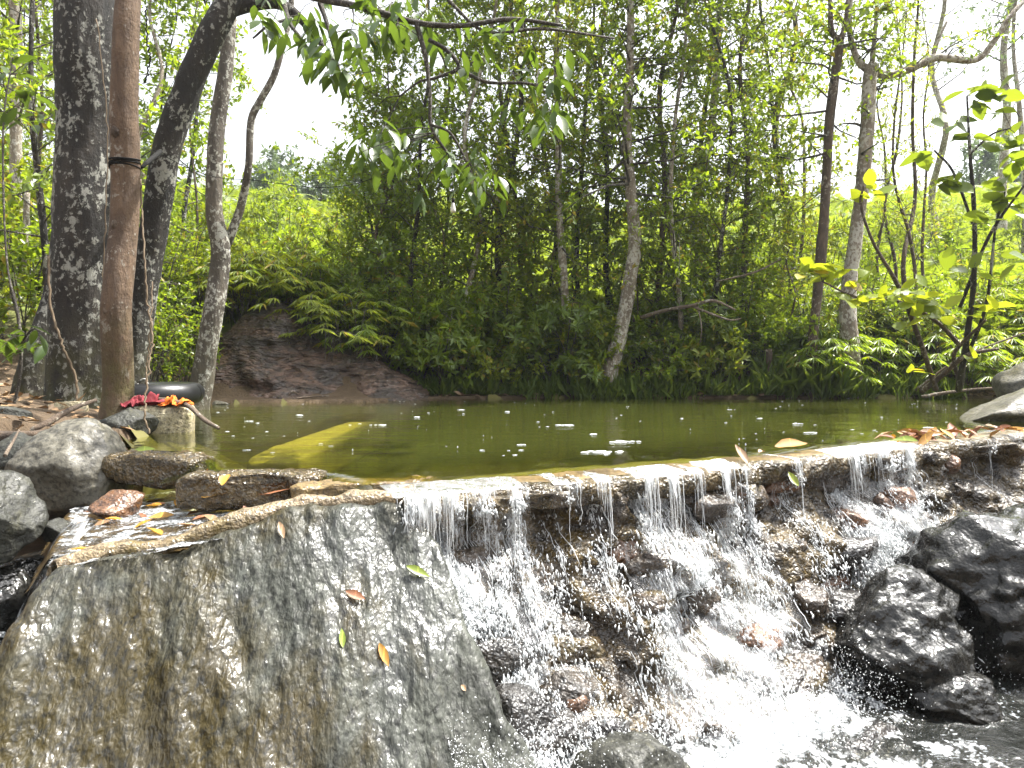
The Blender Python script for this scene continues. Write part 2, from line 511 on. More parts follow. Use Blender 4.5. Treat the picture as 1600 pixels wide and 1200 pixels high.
def pool_mat():
    m, nt, out = newmat('pool_water')
    v = coords(nt, (0.55, 1.9, 1), 'Object')
    n1 = noise_n(nt, v, 3.2, 3, 0.5, 0.3)
    n2 = noise_n(nt, v, 13, 3, 0.5, 0.2)
    h = math_n(nt, 'ADD', n1, math_n(nt, 'MULTIPLY', n2, 0.22))
    bn = bump_n(nt, h, 0.10, 0.05)
    at_ = nd(nt, 'Attribute')
    at_.attribute_name = 'tint'                      # murk grows with depth
    tr = nd(nt, 'BsdfTransparent', Color=(0.86, 0.86, 0.45))
    df = nd(nt, 'BsdfDiffuse', Color=(0.044, 0.049, 0.010))
    body = nd(nt, 'MixShader', i0=at_.outputs['Fac'], i1=tr.outputs[0], i2=df.outputs[0])
    gl = nd(nt, 'BsdfGlossy', Color=(1, 1, 1), Roughness=0.03, Normal=bn)
    fr = nd(nt, 'Fresnel', IOR=1.33, Normal=bn)
    mx = nd(nt, 'MixShader', i0=fr.outputs[0], i1=body.outputs[0], i2=gl.outputs[0])
    nt.links.new(mx.outputs[0], out.inputs[0])
    return m
MAT['pool'] = pool_mat()

def stream_mat(name, sc_=9.0, stretch=(1, 1, 1), bumps=0.5, tintc=(0.75, 0.72, 0.6), murk=0.5, body=(0.02, 0.022, 0.02), foam_gain=1.0, rot=0.0):
    m, nt, out = newmat(name)
    v = coords(nt, stretch, 'Object', (0, 0, rot))
    n1 = noise_n(nt, v, sc_, 5, 0.6, 0.5)
    n2 = noise_n(nt, v, sc_ * 3.2, 4, 0.6, 0.3)
    h = math_n(nt, 'ADD', n1, math_n(nt, 'MULTIPLY', n2, 0.4))
    bn = bump_n(nt, h, bumps, 0.04)
    tr = nd(nt, 'BsdfTransparent', Color=tintc)
    df = nd(nt, 'BsdfDiffuse', Color=body)
    bd = nd(nt, 'MixShader', i0=murk, i1=tr.outputs[0], i2=df.outputs[0])
    gl = nd(nt, 'BsdfGlossy', Color=(1, 1, 1), Roughness=0.06, Normal=bn)
    fr = nd(nt, 'Fresnel', IOR=1.33, Normal=bn)
    wat = nd(nt, 'MixShader', i0=fr.outputs[0], i1=bd.outputs[0], i2=gl.outputs[0])
    at_ = nd(nt, 'Attribute')
    at_.attribute_name = 'tint'                      # foam where the water is beaten white
    vo = nd(nt, 'TexVoronoi', Vector=v, Scale=sc_ * 6.0)
    fb = bump_n(nt, vo.outputs['Distance'], 0.9, 0.02, bn)
    fm = nd(nt, 'BsdfPrincipled', Base_Color=mixc(nt, n2, (0.36, 0.39, 0.41), (0.74, 0.76, 0.78)), Roughness=0.3, Normal=fb)
    ff = math_n(nt, 'ADD', math_n(nt, 'MULTIPLY', at_.outputs['Fac'], 1.15 * foam_gain), math_n(nt, 'MULTIPLY', math_n(nt, 'SUBTRACT', n2, 0.62), 1.8))
    ff = math_n(nt, 'SUBTRACT', ff, math_n(nt, 'MULTIPLY', vo.outputs['Distance'], 0.45))
    ff = ramp(nt, ff, [(0.10, 0.0), (0.55, 0.95)])
    mx = nd(nt, 'MixShader', i0=ff, i1=wat.outputs[0], i2=fm.outputs[0])
    nt.links.new(mx.outputs[0], out.inputs[0])
    return m
MAT['stream'] = stream_mat('stream', 9.0, (1, 1, 1), 0.6, murk=0.6)
MAT['film'] = stream_mat('film', 16.0, (0.7, 1.2, 1), 0.9, (0.95, 0.92, 0.85), 0.02, (0.2, 0.2, 0.2), 1.0)

def drops_mat():
    m, nt, out = newmat('white_water')
    p = nd(nt, 'BsdfPrincipled', Base_Color=(0.88, 0.90, 0.92), Roughness=0.12)
    t = nd(nt, 'BsdfTransparent', Color=(0.95, 0.97, 0.98))
    lw = nd(nt, 'LayerWeight', Blend=0.35)
    mx = nd(nt, 'MixShader', i0=ramp(nt, lw.outputs['Facing'], [(0.0, 0.42), (0.6, 0.85)]), i1=t.outputs[0], i2=p.outputs[0])
    nt.links.new(mx.outputs[0], out.inputs[0])
    return m
MAT['drops'] = drops_mat()

def sheet_mat():
    m, nt, out = newmat('water_sheet')
    at_ = nd(nt, 'Attribute')
    at_.attribute_name = 'tint'
    uvn = nd(nt, 'UVMap')
    mp = nd(nt, 'Mapping', Scale=(1, 1, 1))
    nt.links.new(uvn.outputs[0], mp.inputs['Vector'])
    n1 = noise_n(nt, mp.outputs[0], 1.0, 5, 0.65, 0.4)
    f = math_n(nt, 'ADD', math_n(nt, 'SUBTRACT', n1, 0.5), math_n(nt, 'SUBTRACT', at_.outputs['Fac'], 0.5))
    fw = ramp(nt, f, [(0.0, 0.0), (0.22, 0.85)])
    bn = bump_n(nt, n1, 0.8, 0.02)
    p = nd(nt, 'BsdfPrincipled', Base_Color=(0.84, 0.87, 0.89), Roughness=0.15, Normal=bn)
    t = nd(nt, 'BsdfTransparent', Color=(0.97, 0.97, 0.96))
    gl = nd(nt, 'BsdfGlossy', Color=(1, 1, 1), Roughness=0.05, Normal=bn)
    cl = nd(nt, 'MixShader', i0=0.10, i1=t.outputs[0], i2=gl.outputs[0])
    mx = nd(nt, 'MixShader', i0=fw, i1=cl.outputs[0], i2=p.outputs[0])
    nt.links.new(mx.outputs[0], out.inputs[0])
    return m
MAT['sheet'] = sheet_mat()

# ================================================================ the lie of the land
CREST_PX = [(600, 768), (660, 763), (740, 757), (900, 745), (1050, 733), (1160, 722), (1300, 708), (1420, 693), (1510, 685), (1600, 676), (1720, 667), (1900, 655)]
CREST = catmull(np.array([onz(a, b)[:2] for a, b in CREST_PX]), 200)
_seg = np.linalg.norm(np.diff(CREST, axis=0), axis=1)
CS = np.concatenate([[0], np.cumsum(_seg)])
S_END = CS[-1]
def crest_at(s):
    s = np.asarray(s, float)
    return np.stack([np.interp(s, CS, CREST[:, 0]), np.interp(s, CS, CREST[:, 1])], -1)
_t = np.gradient(CREST, axis=0)
_t /= np.linalg.norm(_t, axis=1)[:, None]
_k = np.ones(25) / 25
_t = np.stack([np.convolve(np.pad(_t[:, i], 12, mode='edge'), _k, 'valid') for i in (0, 1)], -1)
CN = np.stack([_t[:, 1], -_t[:, 0]], -1)             # points downstream
CN /= np.linalg.norm(CN, axis=1)[:, None]
def crest_n(s):
    s = np.asarray(s, float)
    return np.stack([np.interp(s, CS, CN[:, 0]), np.interp(s, CS, CN[:, 1])], -1)
_cpx = 800 + CREST[:, 0] / CREST[:, 1] * F
def s_of_px(px):
    return float(np.interp(px, _cpx, CS))

CB = CREST - CN * 0.27                                # upstream edge of the crest
POOL = np.vstack([CB[::6], [[5.6, 6.6], [5.2, 7.4], [5.6, 8.6], [7.5, 9.6], [6.0, 9.75], [3.0, 9.6], [1.0, 9.75], [-0.6, 9.55], [-1.35, 9.2], [-1.6, 8.75],
                       [-2.6, 8.7], [-3.5, 8.5], [-3.75, 7.6], [-3.6, 6.7], [-2.9, 6.0], [-2.45, 5.3], [-2.35, 4.5], [-2.0, 4.05], [-1.5, 3.75], [-1.32, 3.42], [-0.85, 3.36]]])
DEP = np.vstack([[[-2.95, 2.7], [-2.95, 3.9], [-2.65, 4.25], [-2.15, 4.2], [-1.75, 4.15], [-1.45, 3.95], [-1.2, 3.55], [-0.75, 3.5]], (CREST - CN * 0.17)[::6], [[7, 5.5], [7, 2]]])
ZS = -0.95                                            # level of the stream below
DOWN = np.vstack([[[-3.4, -1.0], [-3.3, 2.2], [-2.95, 3.1], [-2.35, 3.55], [-1.7, 3.35], [-0.9, 3.1]], (CREST - CN * 0.10)[::6], [[7.0, 5.0], [7.0, -1.0]]])

BAND = np.vstack([(CREST - CN * 0.42)[::6], (CREST + CN * 0.1)[::-6]])

def ground_z(x, y):
    P = np.stack([x, y], -1)
    dp = poly_sd(P, POOL)
    dd = poly_sd(P, DOWN)
    q = np.stack([x, y, 0 * x], -1)
    n = fbm(q * 0.8, 4, 3)
    nf = fbm(q * 4.0, 3, 8)
    d = np.maximum(dp, 0)
    far = sstep(6.8, 8.6, y)
    hill = 0.235 * np.maximum(0, d - 1.1) * (1 + 0.08 * n)
    hill = np.where(d > 38, 0.235 * 37 * (1 + 0.08 * n) + 0.05 * (d - 38), hill)
    zb_far = 0.03 + 0.75 * sstep(0.15, 1.5, d) + hill
    zl = 0.06 + 0.10 * sstep(0, 0.6, d) + 0.07 * np.maximum(0, d - 0.5)
    side = sstep(3.5, 12, np.abs(x)) * 0.5
    z = far * zb_far + (1 - far) * (zl + side * d * 0.1)
    z = z + (0.05 * n + 0.025 * nf) * sstep(0, 0.8, d)
    zp = -0.62 * sstep(0.0, 1.3, -dp) - 0.05
    z = np.where(dp < 0, zp + 0.03 * n, z)
    z = np.where(poly_sd(P, BAND) < 0, np.minimum(z, -0.085), z)
    dn = sstep(0.10, -0.25, dd)
    de = sstep(0.04, -0.10, poly_sd(P, DEP))
    z = z * (1 - de) + np.minimum(z, -0.5) * de
    z = z * (1 - dn) + (-1.3 + 0.05 * n) * dn
    return z, dp, dd

def axis(a, fine0, fine1, step, b):
    mid = np.arange(fine0, fine1, step)
    up, s = [fine1], step
    while up[-1] < b:
        s *= 1.13
        up.append(up[-1] + s)
    dn, s = [fine0], step
    while dn[-1] > a:
        s *= 1.13
        dn.append(dn[-1] - s)
    return np.array(sorted(set(dn[1:])) + list(mid) + up)

gx = axis(-260, -6.5, 8.0, 0.085, 260)
gy = axis(-40, 0.4, 12.5, 0.085, 420)
GX, GY = np.meshgrid(gx, gy, indexing='ij')
gz, gdp, gdd = ground_z(GX.ravel(), GY.ravel())
gv = np.stack([GX.ravel(), GY.ravel(), gz], -1)
gt = sstep(0.8, 1.6, gdp) * sstep(7.5, 9.0, gv[:, 1]) * (gdp > 0)
ground = mesh_obj('ground', gv, grid_faces(len(gx), len(gy)), MAT['ground'], tint=gt, origin=(0, 0, 0))
tag(ground, 'brown leaf littered stream bank rising to a green hillside', 'ground', kind='structure')

# pool bed sheet just over the ground inside the pool
def patch(xs, ys, zfun, keep):
    X, Y = np.meshgrid(xs, ys, indexing='ij')
    x, y = X.ravel(), Y.ravel()
    z = zfun(x, y)
    v = np.stack([x, y, z], -1)
    f = grid_faces(len(xs), len(ys))
    k = keep(x, y)
    f = f[k[f].all(1)]
    used = np.unique(f)
    m = np.full(len(v), -1)
    m[used] = np.arange(len(used))
    return v[used], m[f]

bx, by = np.arange(-4.2, 8.2, 0.1), np.arange(2.7, 10.2, 0.1)
bv, bf = patch(bx, by, lambda x, y: ground_z(x, y)[0] + 0.02, lambda x, y: poly_sd(np.stack([x, y], -1), POOL) < 0.02)
tag(mesh_obj('pool_bed', bv, bf, MAT['bed'], origin=(0, 0, -0.7)), 'sandy yellow brown bed under the pool water', 'stream bed', kind='structure')

# pool surface
px_, py_ = np.arange(-4.3, 9.0, 0.05), np.arange(2.6, 10.3, 0.05)
def pool_keep(x, y):
    return poly_sd(np.stack([x, y], -1), POOL) < 0.16
wv, wf = patch(px_, py_, lambda x, y: 0.0 * x + 0.0015 * fbm(np.stack([x * 3, y * 8, 0 * x], -1), 3, 4), pool_keep)
wd = -poly_sd(wv[:, :2], POOL)
front = np.min(np.linalg.norm(wv[:, None, :2] - CB[None, ::8, :], axis=2), axis=1)
wdep = 0.62 * sstep(0, 1.3, wd) + 0.05
on_w = sstep(0.20, 0.16, np.abs(wv[:, 0] + 1.32 + 0.03 * (wv[:, 1] - 5.6))) * sstep(6.95, 6.8, wv[:, 1]) * sstep(4.25, 4.35, wv[:, 1])
wdep = wdep * (1 - on_w) + 0.10 * on_w
murk = np.clip(1 - np.exp(-2.6 * wdep), 0, 1) * 0.90
wv[:, 2] -= 0.11 * sstep(-0.02, 0.16, -wd) * (wv[:, 0] < -0.45) * (wv[:, 1] < 4.3)
wv[:, 2] -= (0.008 * sstep(0.25, 0.0, front) + 0.035 * sstep(0.02, 0.12, -wd) * (front < 0.3)) * (wv[:, 0] > -0.6)
tag(mesh_obj('pool_water', wv, wf, MAT['pool'], tint=murk, origin=(0, 0, 0)), 'still olive green pool water behind the weir', 'water', kind='structure')

# ================================================================ rocks
def ico(sub):
    import bmesh
    bm = bmesh.new()
    bmesh.ops.create_icosphere(bm, subdivisions=sub, radius=1.0)
    v = np.array([p.co[:] for p in bm.verts])
    f = np.array([[q.index for q in p.verts] for p in bm.faces])
    bm.free()
    return v, f
ICO = {k: ico(k) for k in (1, 2, 3, 4, 5, 6)}

def rock_verts(center, size, seed, sub=4, cuts=9, rough=0.10, rotz=0.0, tilt=(0, 0), fine=0.03):
    r = np.random.RandomState(seed)
    v, f = ICO[sub]
    p = v.copy()
    for _ in range(cuts):
        n = r.normal(size=3)
        n /= np.linalg.norm(n)
        d = r.uniform(0.55, 0.85)
        over = np.maximum(0, p @ n - d)
        p = p - over[:, None] * n * 0.92
    p = p * (1 + rough * fbm(v * 1.7 + seed, 4, seed) + fine * fbm(v * 7 + seed, 4, seed + 5))[:, None]
    p = p * np.asarray(size) / 2
    cx, sx = math.cos(tilt[0]), math.sin(tilt[0])
    p = p @ np.array([[1, 0, 0], [0, cx, sx], [0, -sx, cx]])
    cyy, sy = math.cos(tilt[1]), math.sin(tilt[1])
    p = p @ np.array([[cyy, 0, -sy], [0, 1, 0], [sy, 0, cyy]])
    c, s = math.cos(rotz), math.sin(rotz)
    p = p @ np.array([[c, s, 0], [-s, c, 0], [0, 0, 1]])
    return p + np.asarray(center), f

def rock(name, center, size, seed, mat, label, group=None, **k):
    v, f = rock_verts(center, size, seed, **k)
    o = mesh_obj(name, v, f, MAT[mat])
    return tag(o, label, 'rock', group)

# ---- big tilted slab: a height field over the dipping plane, with dropped edges
A0 = np.array([-0.40, 2.95, -0.035])
N0 = np.array([0.27, -0.914, 0.745]); N0 /= np.linalg.norm(N0)
U0 = np.cross([0, 0, 1.0], N0); U0 /= np.linalg.norm(U0)      # along strike
V0 = np.cross(N0, U0)                                          # up dip
if V0[2] < 0: V0 = -V0
def on_plane(px, py):
    d = np.array([(px - 800) / F, 1.0, -(py - HZ) / F])
    o = np.array([0, 0, CAM_Z])
    t = ((A0 - o) @ N0) / (d @ N0)
    return o + t * d
SLAB_PX = [(636, 772), (560, 778), (440, 796), (300, 838), (180, 862), (95, 884), (48, 935), (10, 1010), (-60, 1130), (-140, 1300), (300, 1500), (960, 1500), (905, 1340), (838, 1195), (760, 1000), (690, 840)]
slab_poly = np.array([[(on_plane(a, b) - A0) @ U0, (on_plane(a, b) - A0) @ V0] for a, b in SLAB_PX])
us = np.arange(slab_poly[:, 0].min() - 0.25, slab_poly[:, 0].max() + 0.25, 0.008)
vs = np.arange(slab_poly[:, 1].min() - 0.1, slab_poly[:, 1].max() + 0.22, 0.009)
UU, VV = np.meshgrid(us, vs, indexing='ij')
uv = np.stack([UU.ravel(), VV.ravel()], -1)
sd = poly_sd(uv, slab_poly)
q = np.stack([uv[:, 0], uv[:, 1], 0 * uv[:, 0]], -1)
sdn = sd + 0.03 * fbm(q * 5, 3, 21)
h = 0.035 * fbm(q * np.array([2.2, 1.1, 1]), 4, 31) + 0.011 * fbm(q * np.array([13, 4.5, 1]), 4, 33) + 0.0026 * (1 - np.abs(fbm((q + 0.02 * fbm(q * 9, 2, 39)[:, None]) * np.array([34, 15, 1]), 3, 35)) * 2)
R_ = 0.06
inn = np.clip(-sdn / R_, 0, 1)
h = h - R_ * (1 - np.sqrt(np.maximum(0, 1 - (1 - inn) ** 2))) * 0.8
h = h - np.maximum(0, sdn) * 4.5
h = np.maximum(h, -0.75)
sv = A0 + uv[:, :1] * U0 + uv[:, 1:] * V0 + h[:, None] * N0
sf = grid_faces(len(us), len(vs))
keep = sd < 0.235
sf = sf[keep[sf].all(1)]
used = np.unique(sf); mm = np.full(len(sv), -1); mm[used] = np.arange(len(used))
slab = thing('rock_slab', onz(300, 1190, -1.1), 'huge tilted wet grey rock slab with olive algae streaks', 'rock')
mesh_obj('rock_face', sv[used], mm[sf], MAT['slab'], slab)
def slab_h(u, v):
    k = np.argmin((uv[:, 0] - u) ** 2 + (uv[:, 1] - v) ** 2)
    return h[k]
# mortar rim along the slab's upper edge
rim_px = [(80, 888), (100, 875), (180, 856), (300, 832), (440, 788), (520, 778), (600, 770), (645, 764)]
rim = catmull(np.array([on_plane(a, b) + np.array([0, 0.03, -0.004]) for a, b in rim_px]), 90)
rim[:, 2] += 0.006 + 0.012 * fbm(rim * 9, 3, 5)
rt = np.gradient(rim, axis=0); rn = np.stack([rt[:, 1], -rt[:, 0]], -1); rn /= np.linalg.norm(rn, axis=1)[:, None]
rn = np.where((rn[:, 1] > 0)[:, None], -rn, rn)
rp = [(-0.075, -0.05), (-0.055, -0.012), (-0.03, 0.004), (-0.005, 0.006), (0.012, -0.004), (0.020, -0.022), (0.016, -0.05), (0.0, -0.09)]
RV = []
for k, (o_, z_) in enumerate(rp):
    jn = fbm(rim * 14 + k * .31, 3, 6)
    RV.append(np.concatenate([rim[:, :2] + rn * (o_ + .012 * jn)[:, None], (rim[:, 2] + z_ + .007 * fbm(rim * 18 + k * .4, 3, 7))[:, None]], 1))
RV = np.array(RV)
mesh_obj('mortar_rim', RV.reshape(-1, 3), grid_faces(len(rp), len(rim)), MAT['mortar'], slab)

# ---- channel floor behind the slab rim and the sheet of water running over it
CH = np.array([p[:2] for p in (onz(650, 758, -.03), onz(560, 748, -.04), onz(490, 752, -.06), onz(290, 770, -.1), onz(300, 742, -.11), onz(170, 738, -.12), onz(120, 765, -.14), onz(112, 800, -.15), onz(85, 872, -.17),
                                onz(180, 868, -.15), onz(300, 842, -.12), onz(440, 800, -.07), onz(600, 776, -.04))])
def ch_z(x, y):
    t = np.clip((-0.35 - x) / 1.25, 0, 1.2)
    q = np.stack([x, y, 0 * x], -1)
    return -0.055 - 0.145 * t + 0.010 * fbm(q * 6, 3, 44)
cv, cf = patch(np.arange(-2.4, -0.1, 0.02), np.arange(2.3, 4.1, 0.02), lambda x, y: ch_z(x, y) - 0.02, lambda x, y: poly_sd(np.stack([x, y], -1), CH) < np.where(y > 3.1 + 0.33 * (x + 1.0), 0.14, -0.015))
dch = poly_sd(cv[:, :2], CH)
cv[:, 2] -= sstep(0.03, 0.14, dch) * 0.15
tag(mesh_obj('channel_floor', cv, cf, MAT['crest'], origin=(-1.2, 3, -0.3)), 'shallow concrete overflow channel floor above the slab', 'channel', kind='structure')
cv, cf = patch(np.arange(-2.2, -0.1, 0.014), np.arange(2.3, 4.1, 0.014), lambda x, y: ch_z(x, y) + 0.004 + 0.007 * fbm(np.stack([x * 16, y * 26, 0 * x], -1), 3, 50), lambda x, y: poly_sd(np.stack([x, y], -1), CH) < 0.03)
q = np.stack([cv[:, 0] * 12, cv[:, 1] * 22, 0 * cv[:, 0]], -1)
ft = 0.58 + 0.42 * fbm(q, 3, 61) + 0.35 * sstep(-0.9, -0.5, cv[:, 0])  # foam streaks, raised so the white also paints in the water's sparkle
tag(mesh_obj('channel_water', cv, cf, MAT['film'], tint=np.clip(ft, 0, 1), origin=(-1.2, 3, 0)), 'thin rippled water sheet sparkling over the overflow channel', 'water', kind='structure')

def slabbox(name, c, size, rotz, mat, label, cat, seed, nz=10, parent=None, edge=0.02):
    """a worn block: superellipsoid-like rounded box with noise"""
    v, f = ICO[5]
    p = np.sign(v) * np.abs(v) ** 0.30
    p = p / np.abs(p).max(axis=0)
    p = p * np.asarray(size) / 2
    p = p + (edge * fbm(p * 9 + seed, 3, seed) + 0.35 * edge * fbm(p * 30 + seed, 3, seed + 1))[:, None] * v
    cc, s = math.cos(rotz), math.sin(rotz)
    p = p @ np.array([[cc, s, 0], [-s, cc, 0], [0, 0, 1]])
    o = mesh_obj(name, p + np.asarray(c), f, MAT[mat], parent)
    if parent is None:
        tag(o, label, cat)
    return o

slabbox('kerb_block', (-1.80, 3.90, -0.055), (0.56, 0.24, 0.15), -0.32, 'crest_edge', 'dark worn concrete block beside the smooth grey boulder', 'block', 3)
slabbox('kerb_block', (-1.10, 3.30, -0.06), (0.60, 0.20, 0.15), 0.14, 'crest_edge', 'long wet concrete kerb with orange leaves stuck to it', 'block', 7)
slabbox('kerb_block', (-0.60, 3.22, -0.062), (0.62, 0.20, 0.10), 0.16, 'crest', 'low drowned sill joining the kerb to the weir', 'block', 9)
slabbox('submerged_wall', (-1.32, 5.6, -0.16), (0.36, 2.6, 0.22), -0.03, 'sand', 'pale yellow submerged wall running under the pool water', 'wall', 12, edge=0.006)

# ---- the weir
weir = thing('stone_weir', (*crest_at(1.5), -1.1), 'low curved stone and mortar weir with water spilling over', 'weir')
S_A, S_B = s_of_px(632), S_END - 0.05
def face_off(s, z):
    q = np.stack([s * 4.0, z * 5.0, 0 * s], -1)
    d = -z
    o = -0.035 + 0.02 * sstep(0.0, 0.1, d) - 0.05 * sstep(0.10, 0.16, d) * (1 - sstep(0.22, 0.32, d)) + 0.20 * sstep(0.2, 0.62, d) + 0.30 * sstep(0.55, 0.98, d) + 0.1 * sstep(0.9, 1.2, d)
    b = fbm(q, 3, 71)
    blocky = np.round(b * 2.2) / 2.2
    return o + 0.055 * blocky + 0.045 * b + 0.026 * fbm(q * 5, 3, 72)
def face_pt(s, z, extra=0.0):
    sc_ = np.ndim(s) == 0
    s = np.atleast_1d(np.asarray(s, float)); z = np.atleast_1d(np.asarray(z, float))
    c = crest_at(s); n = crest_n(s)
    o = face_off(s, z) + extra
    r = np.concatenate([c + n * o[..., None], z[..., None]], -1)
    return r[0] if sc_ else r
ss, zz = np.arange(S_A, S_B, 0.018), np.linspace(-0.055, -1.3, 72)
SS, ZZ = np.meshgrid(ss, zz, indexing='ij')
wv_ = face_pt(SS.ravel(), ZZ.ravel())
wall_v = list(wv_)
wf_ = grid_faces(len(ss), len(zz))
back = np.concatenate([crest_at(SS[:, 0]) - crest_n(SS[:, 0]) * 0.24, np.full((len(ss), 1), -0.055)], 1)
backb = back.copy(); backb[:, 2] = -1.3
nb = len(wv_)
allv = np.vstack([wv_, back, backb])
i = np.arange(len(ss) - 1)
top_f = np.stack([nb + i, nb + i + 1, (i + 1) * len(zz), i * len(zz)], -1)
bk_f = np.stack([nb + len(ss) + i, nb + len(ss) + i + 1, nb + i + 1, nb + i], -1)
mesh_obj('mortar_wall', allv, np.vstack([wf_, top_f, bk_f]), MAT['wall'], weir)
# crest slab
sec = []
prof = [(-0.27, -0.10), (-0.27, -0.030), (-0.235, -0.016), (-0.12, -0.012), (-0.05, -0.013), (-0.012, -0.020), (0.006, -0.045), (0.0, -0.085), (-0.01, -0.115), (-0.05, -0.13)]
sss = np.arange(S_A, S_B, 0.02)
cr = []
for k, (o_, z_) in enumerate(prof):
    c = crest_at(sss); n = crest_n(sss)
    q = np.stack([sss * 7, np.full_like(sss, o_ * 9), np.full_like(sss, z_ * 9)], -1)
    jitter = fbm(q, 4, 81)
    oo = o_ + 0.030 * jitter * (1 if k > 2 else 0.3)
    low = 0.02 * sstep(0, 1, fbm(np.stack([sss * 2.2, 0 * sss, 0 * sss], -1), 2, 83)) if 5 <= k <= 8 else 0
    zc = z_ + 0.006 * fbm(q * 1.6 + 5, 3, 82) - low
    cr.append(np.concatenate([c + n * np.asarray(oo)[:, None], np.asarray(zc)[:, None]], 1))
cr = np.array(cr)                                  # (k, n, 3)
kk, nn = cr.shape[:2]
fi = []
for k in range(kk):
    k2 = (k + 1) % kk
    a = np.arange(nn - 1)
    fi.append(np.stack([k * nn + a, k * nn + a + 1, k2 * nn + a + 1, k2 * nn + a], -1))
co = mesh_obj('crest', cr.reshape(-1, 3), np.vstack(fi), MAT['crest'], weir)
co.data.materials.append(MAT['crest_edge'])
mi = np.zeros(len(co.data.polygons), np.int32)
mi[4 * (nn - 1):] = 1
co.data.polygons.foreach_set('material_index', mi)
# stones set in the face
rs = np.random.RandomState(5)
for k in range(150):
    s = rs.uniform(S_A + 0.08, S_B - 0.3)
    z = -rs.uniform(0.13, 1.12)
    if s > s_of_px(1440) and z > -0.45 and rs.rand() < 0.7:
        continue
    w = rs.uniform(0.08, 0.30) * (1.25 if z < -0.6 else 1)
    p = face_pt(s, z, -0.02)
    n = crest_n(s)
    v, f = rock_verts(p, (w * rs.uniform(1.0, 1.6), w * rs.uniform(0.7, 1.0), w * rs.uniform(0.6, 0.9)), 300 + k, sub=3, cuts=14, rough=0.16, fine=0.06, rotz=math.atan2(n[1], n[0]) + math.pi / 2 + rs.uniform(-.3, .3), tilt=(rs.uniform(-.2, .2), rs.uniform(-.3, .3)))
    mesh_obj('stone', v, f, MAT[rs.choice(['stone_brown', 'stone_dark', 'stone_rust', 'stone_rust', 'stone_brown'])], weir)
so = s_of_px(1490)
p = face_pt(so, -0.15, 0.0)
v, f = rock_verts(p, (0.19, 0.17, 0.17), 77, sub=4, cuts=7, rough=0.06)
o = mesh_obj('stone', v, f, MAT['stone_rust'], weir)
o['label'] = 'round rust orange stone just below the crest'

# ---- boulders
rock('boulder', onz(1440, 1100, ZS) + np.array([0, 0.30, 0.15]), (0.80, 0.66, 0.62), 11, 'rock_black', 'glossy black wet boulder in the white water below the weir', sub=6, cuts=5, rough=0.13, rotz=0.2, fine=0.05)
rock('boulder', onz(1520, 1125, ZS) + np.array([0.0, 0.12, 0.03]), (0.42, 0.34, 0.22), 14, 'rock_black', 'low black wet rock tucked against the glossy black boulder', sub=5, rotz=-0.3, fine=0.05)
rock('boulder', np.array([2.66, 3.95, -0.74]), (1.55, 1.2, 1.0), 19, 'rock_black', 'broad dark rock with water sliding over its flat top', sub=6, cuts=6, rough=0.13, rotz=0.5, fine=0.05)
rock('boulder', np.array([0.41, 2.58, -0.95]), (0.42, 0.36, 0.34), 23, 'rock_dark', 'small rounded olive topped stone poking from the foam', sub=5, fine=0.03)
rock('boulder', onz(1190, 1120, ZS) + np.array([0.0, 0.28, 0.04]), (1.0, 0.6, 0.50), 29, 'stone_dark', 'dark ledge stone under the splashing foot of the weir', sub=5, rotz=0.5, fine=0.05)
rock('boulder', onz(1310, 1165, ZS) + np.array([0.1, 0.1, -0.07]), (0.5, 0.4, 0.2), 37, 'stone_dark', 'flat brown stone awash beside the low black rock', sub=5, fine=0.05)
rock('boulder', np.array([4.35, 6.45, 0.02]), (1.9, 0.85, 0.52), 41, 'rock_grey', 'long smooth grey boulder lying at the pool edge', sub=5, cuts=6, rough=0.06, rotz=0.22, tilt=(0, -0.12), fine=0.015)
rock('boulder', np.array([5.05, 7.3, 0.28]), (0.9, 0.8, 0.6), 43, 'rock_grey', 'brown grey boulder behind the long smooth poolside boulder', sub=4)
rock('boulder', np.array([-2.29, 3.98, -0.15]), (0.60, 0.56, 0.66), 58, 'rock_grey', 'smooth pale boulder in front of the thick dark tree', sub=6, cuts=3, rough=0.09, rotz=0.5, tilt=(0.1, 0.30), fine=0.012)
rock('boulder', np.array([-2.19, 3.25, -0.20]), (0.36, 0.40, 0.46), 62, 'rock_dark', 'mottled dark green rock with pale patches over the gully', sub=5, rotz=0.4, fine=0.03)
rock('boulder', np.array([-3.05, 4.55, 0.10]), (0.52, 0.22, 0.34), 66, 'rock_dark', 'flat angular slate leaning beside the thick dark tree', sub=5, cuts=16, rough=0.03, rotz=0.3, tilt=(0.35, 0.2), fine=0.01)
rock('boulder', np.array([-3.12, 5.4, 0.12]), (0.30, 0.26, 0.22), 68, 'concrete_tan', 'small white angular stone behind the leaning slate', sub=4, cuts=14, rough=0.03)
rock('boulder', np.array([-2.02, 3.42, -0.27]), (0.24, 0.20, 0.12), 69, 'rock_dark', 'small flat wedge stone under the smooth pale boulder', sub=4, cuts=14)
rock('boulder', np.array([-1.83, 3.55, -0.19]), (0.30, 0.26, 0.16), 70, 'stone_rust', 'brown block stone at the head of the gully', sub=4, cuts=14)
rock('boulder', np.array([-2.25, 2.75, -0.75]), (0.7, 0.7, 0.6), 73, 'rock_black', 'wet black rock filling the shaded gully', sub=5)
rock('boulder', np.array([-2.25, 3.45, -0.62]), (0.9, 0.7, 0.7), 74, 'rock_black', 'black rock under the mottled dark green rock', sub=5)

rock('boulder', np.array([-2.55, 4.0, -0.06]), (0.5, 0.42, 0.40), 171, 'rock_dark', 'dark mossy rock wedged behind the smooth pale boulder', sub=4)
rock('boulder', np.array([-2.95, 4.1, 0.0]), (0.45, 0.5, 0.4), 172, 'rock_dark', 'dark rock below the leaning slate', sub=4)
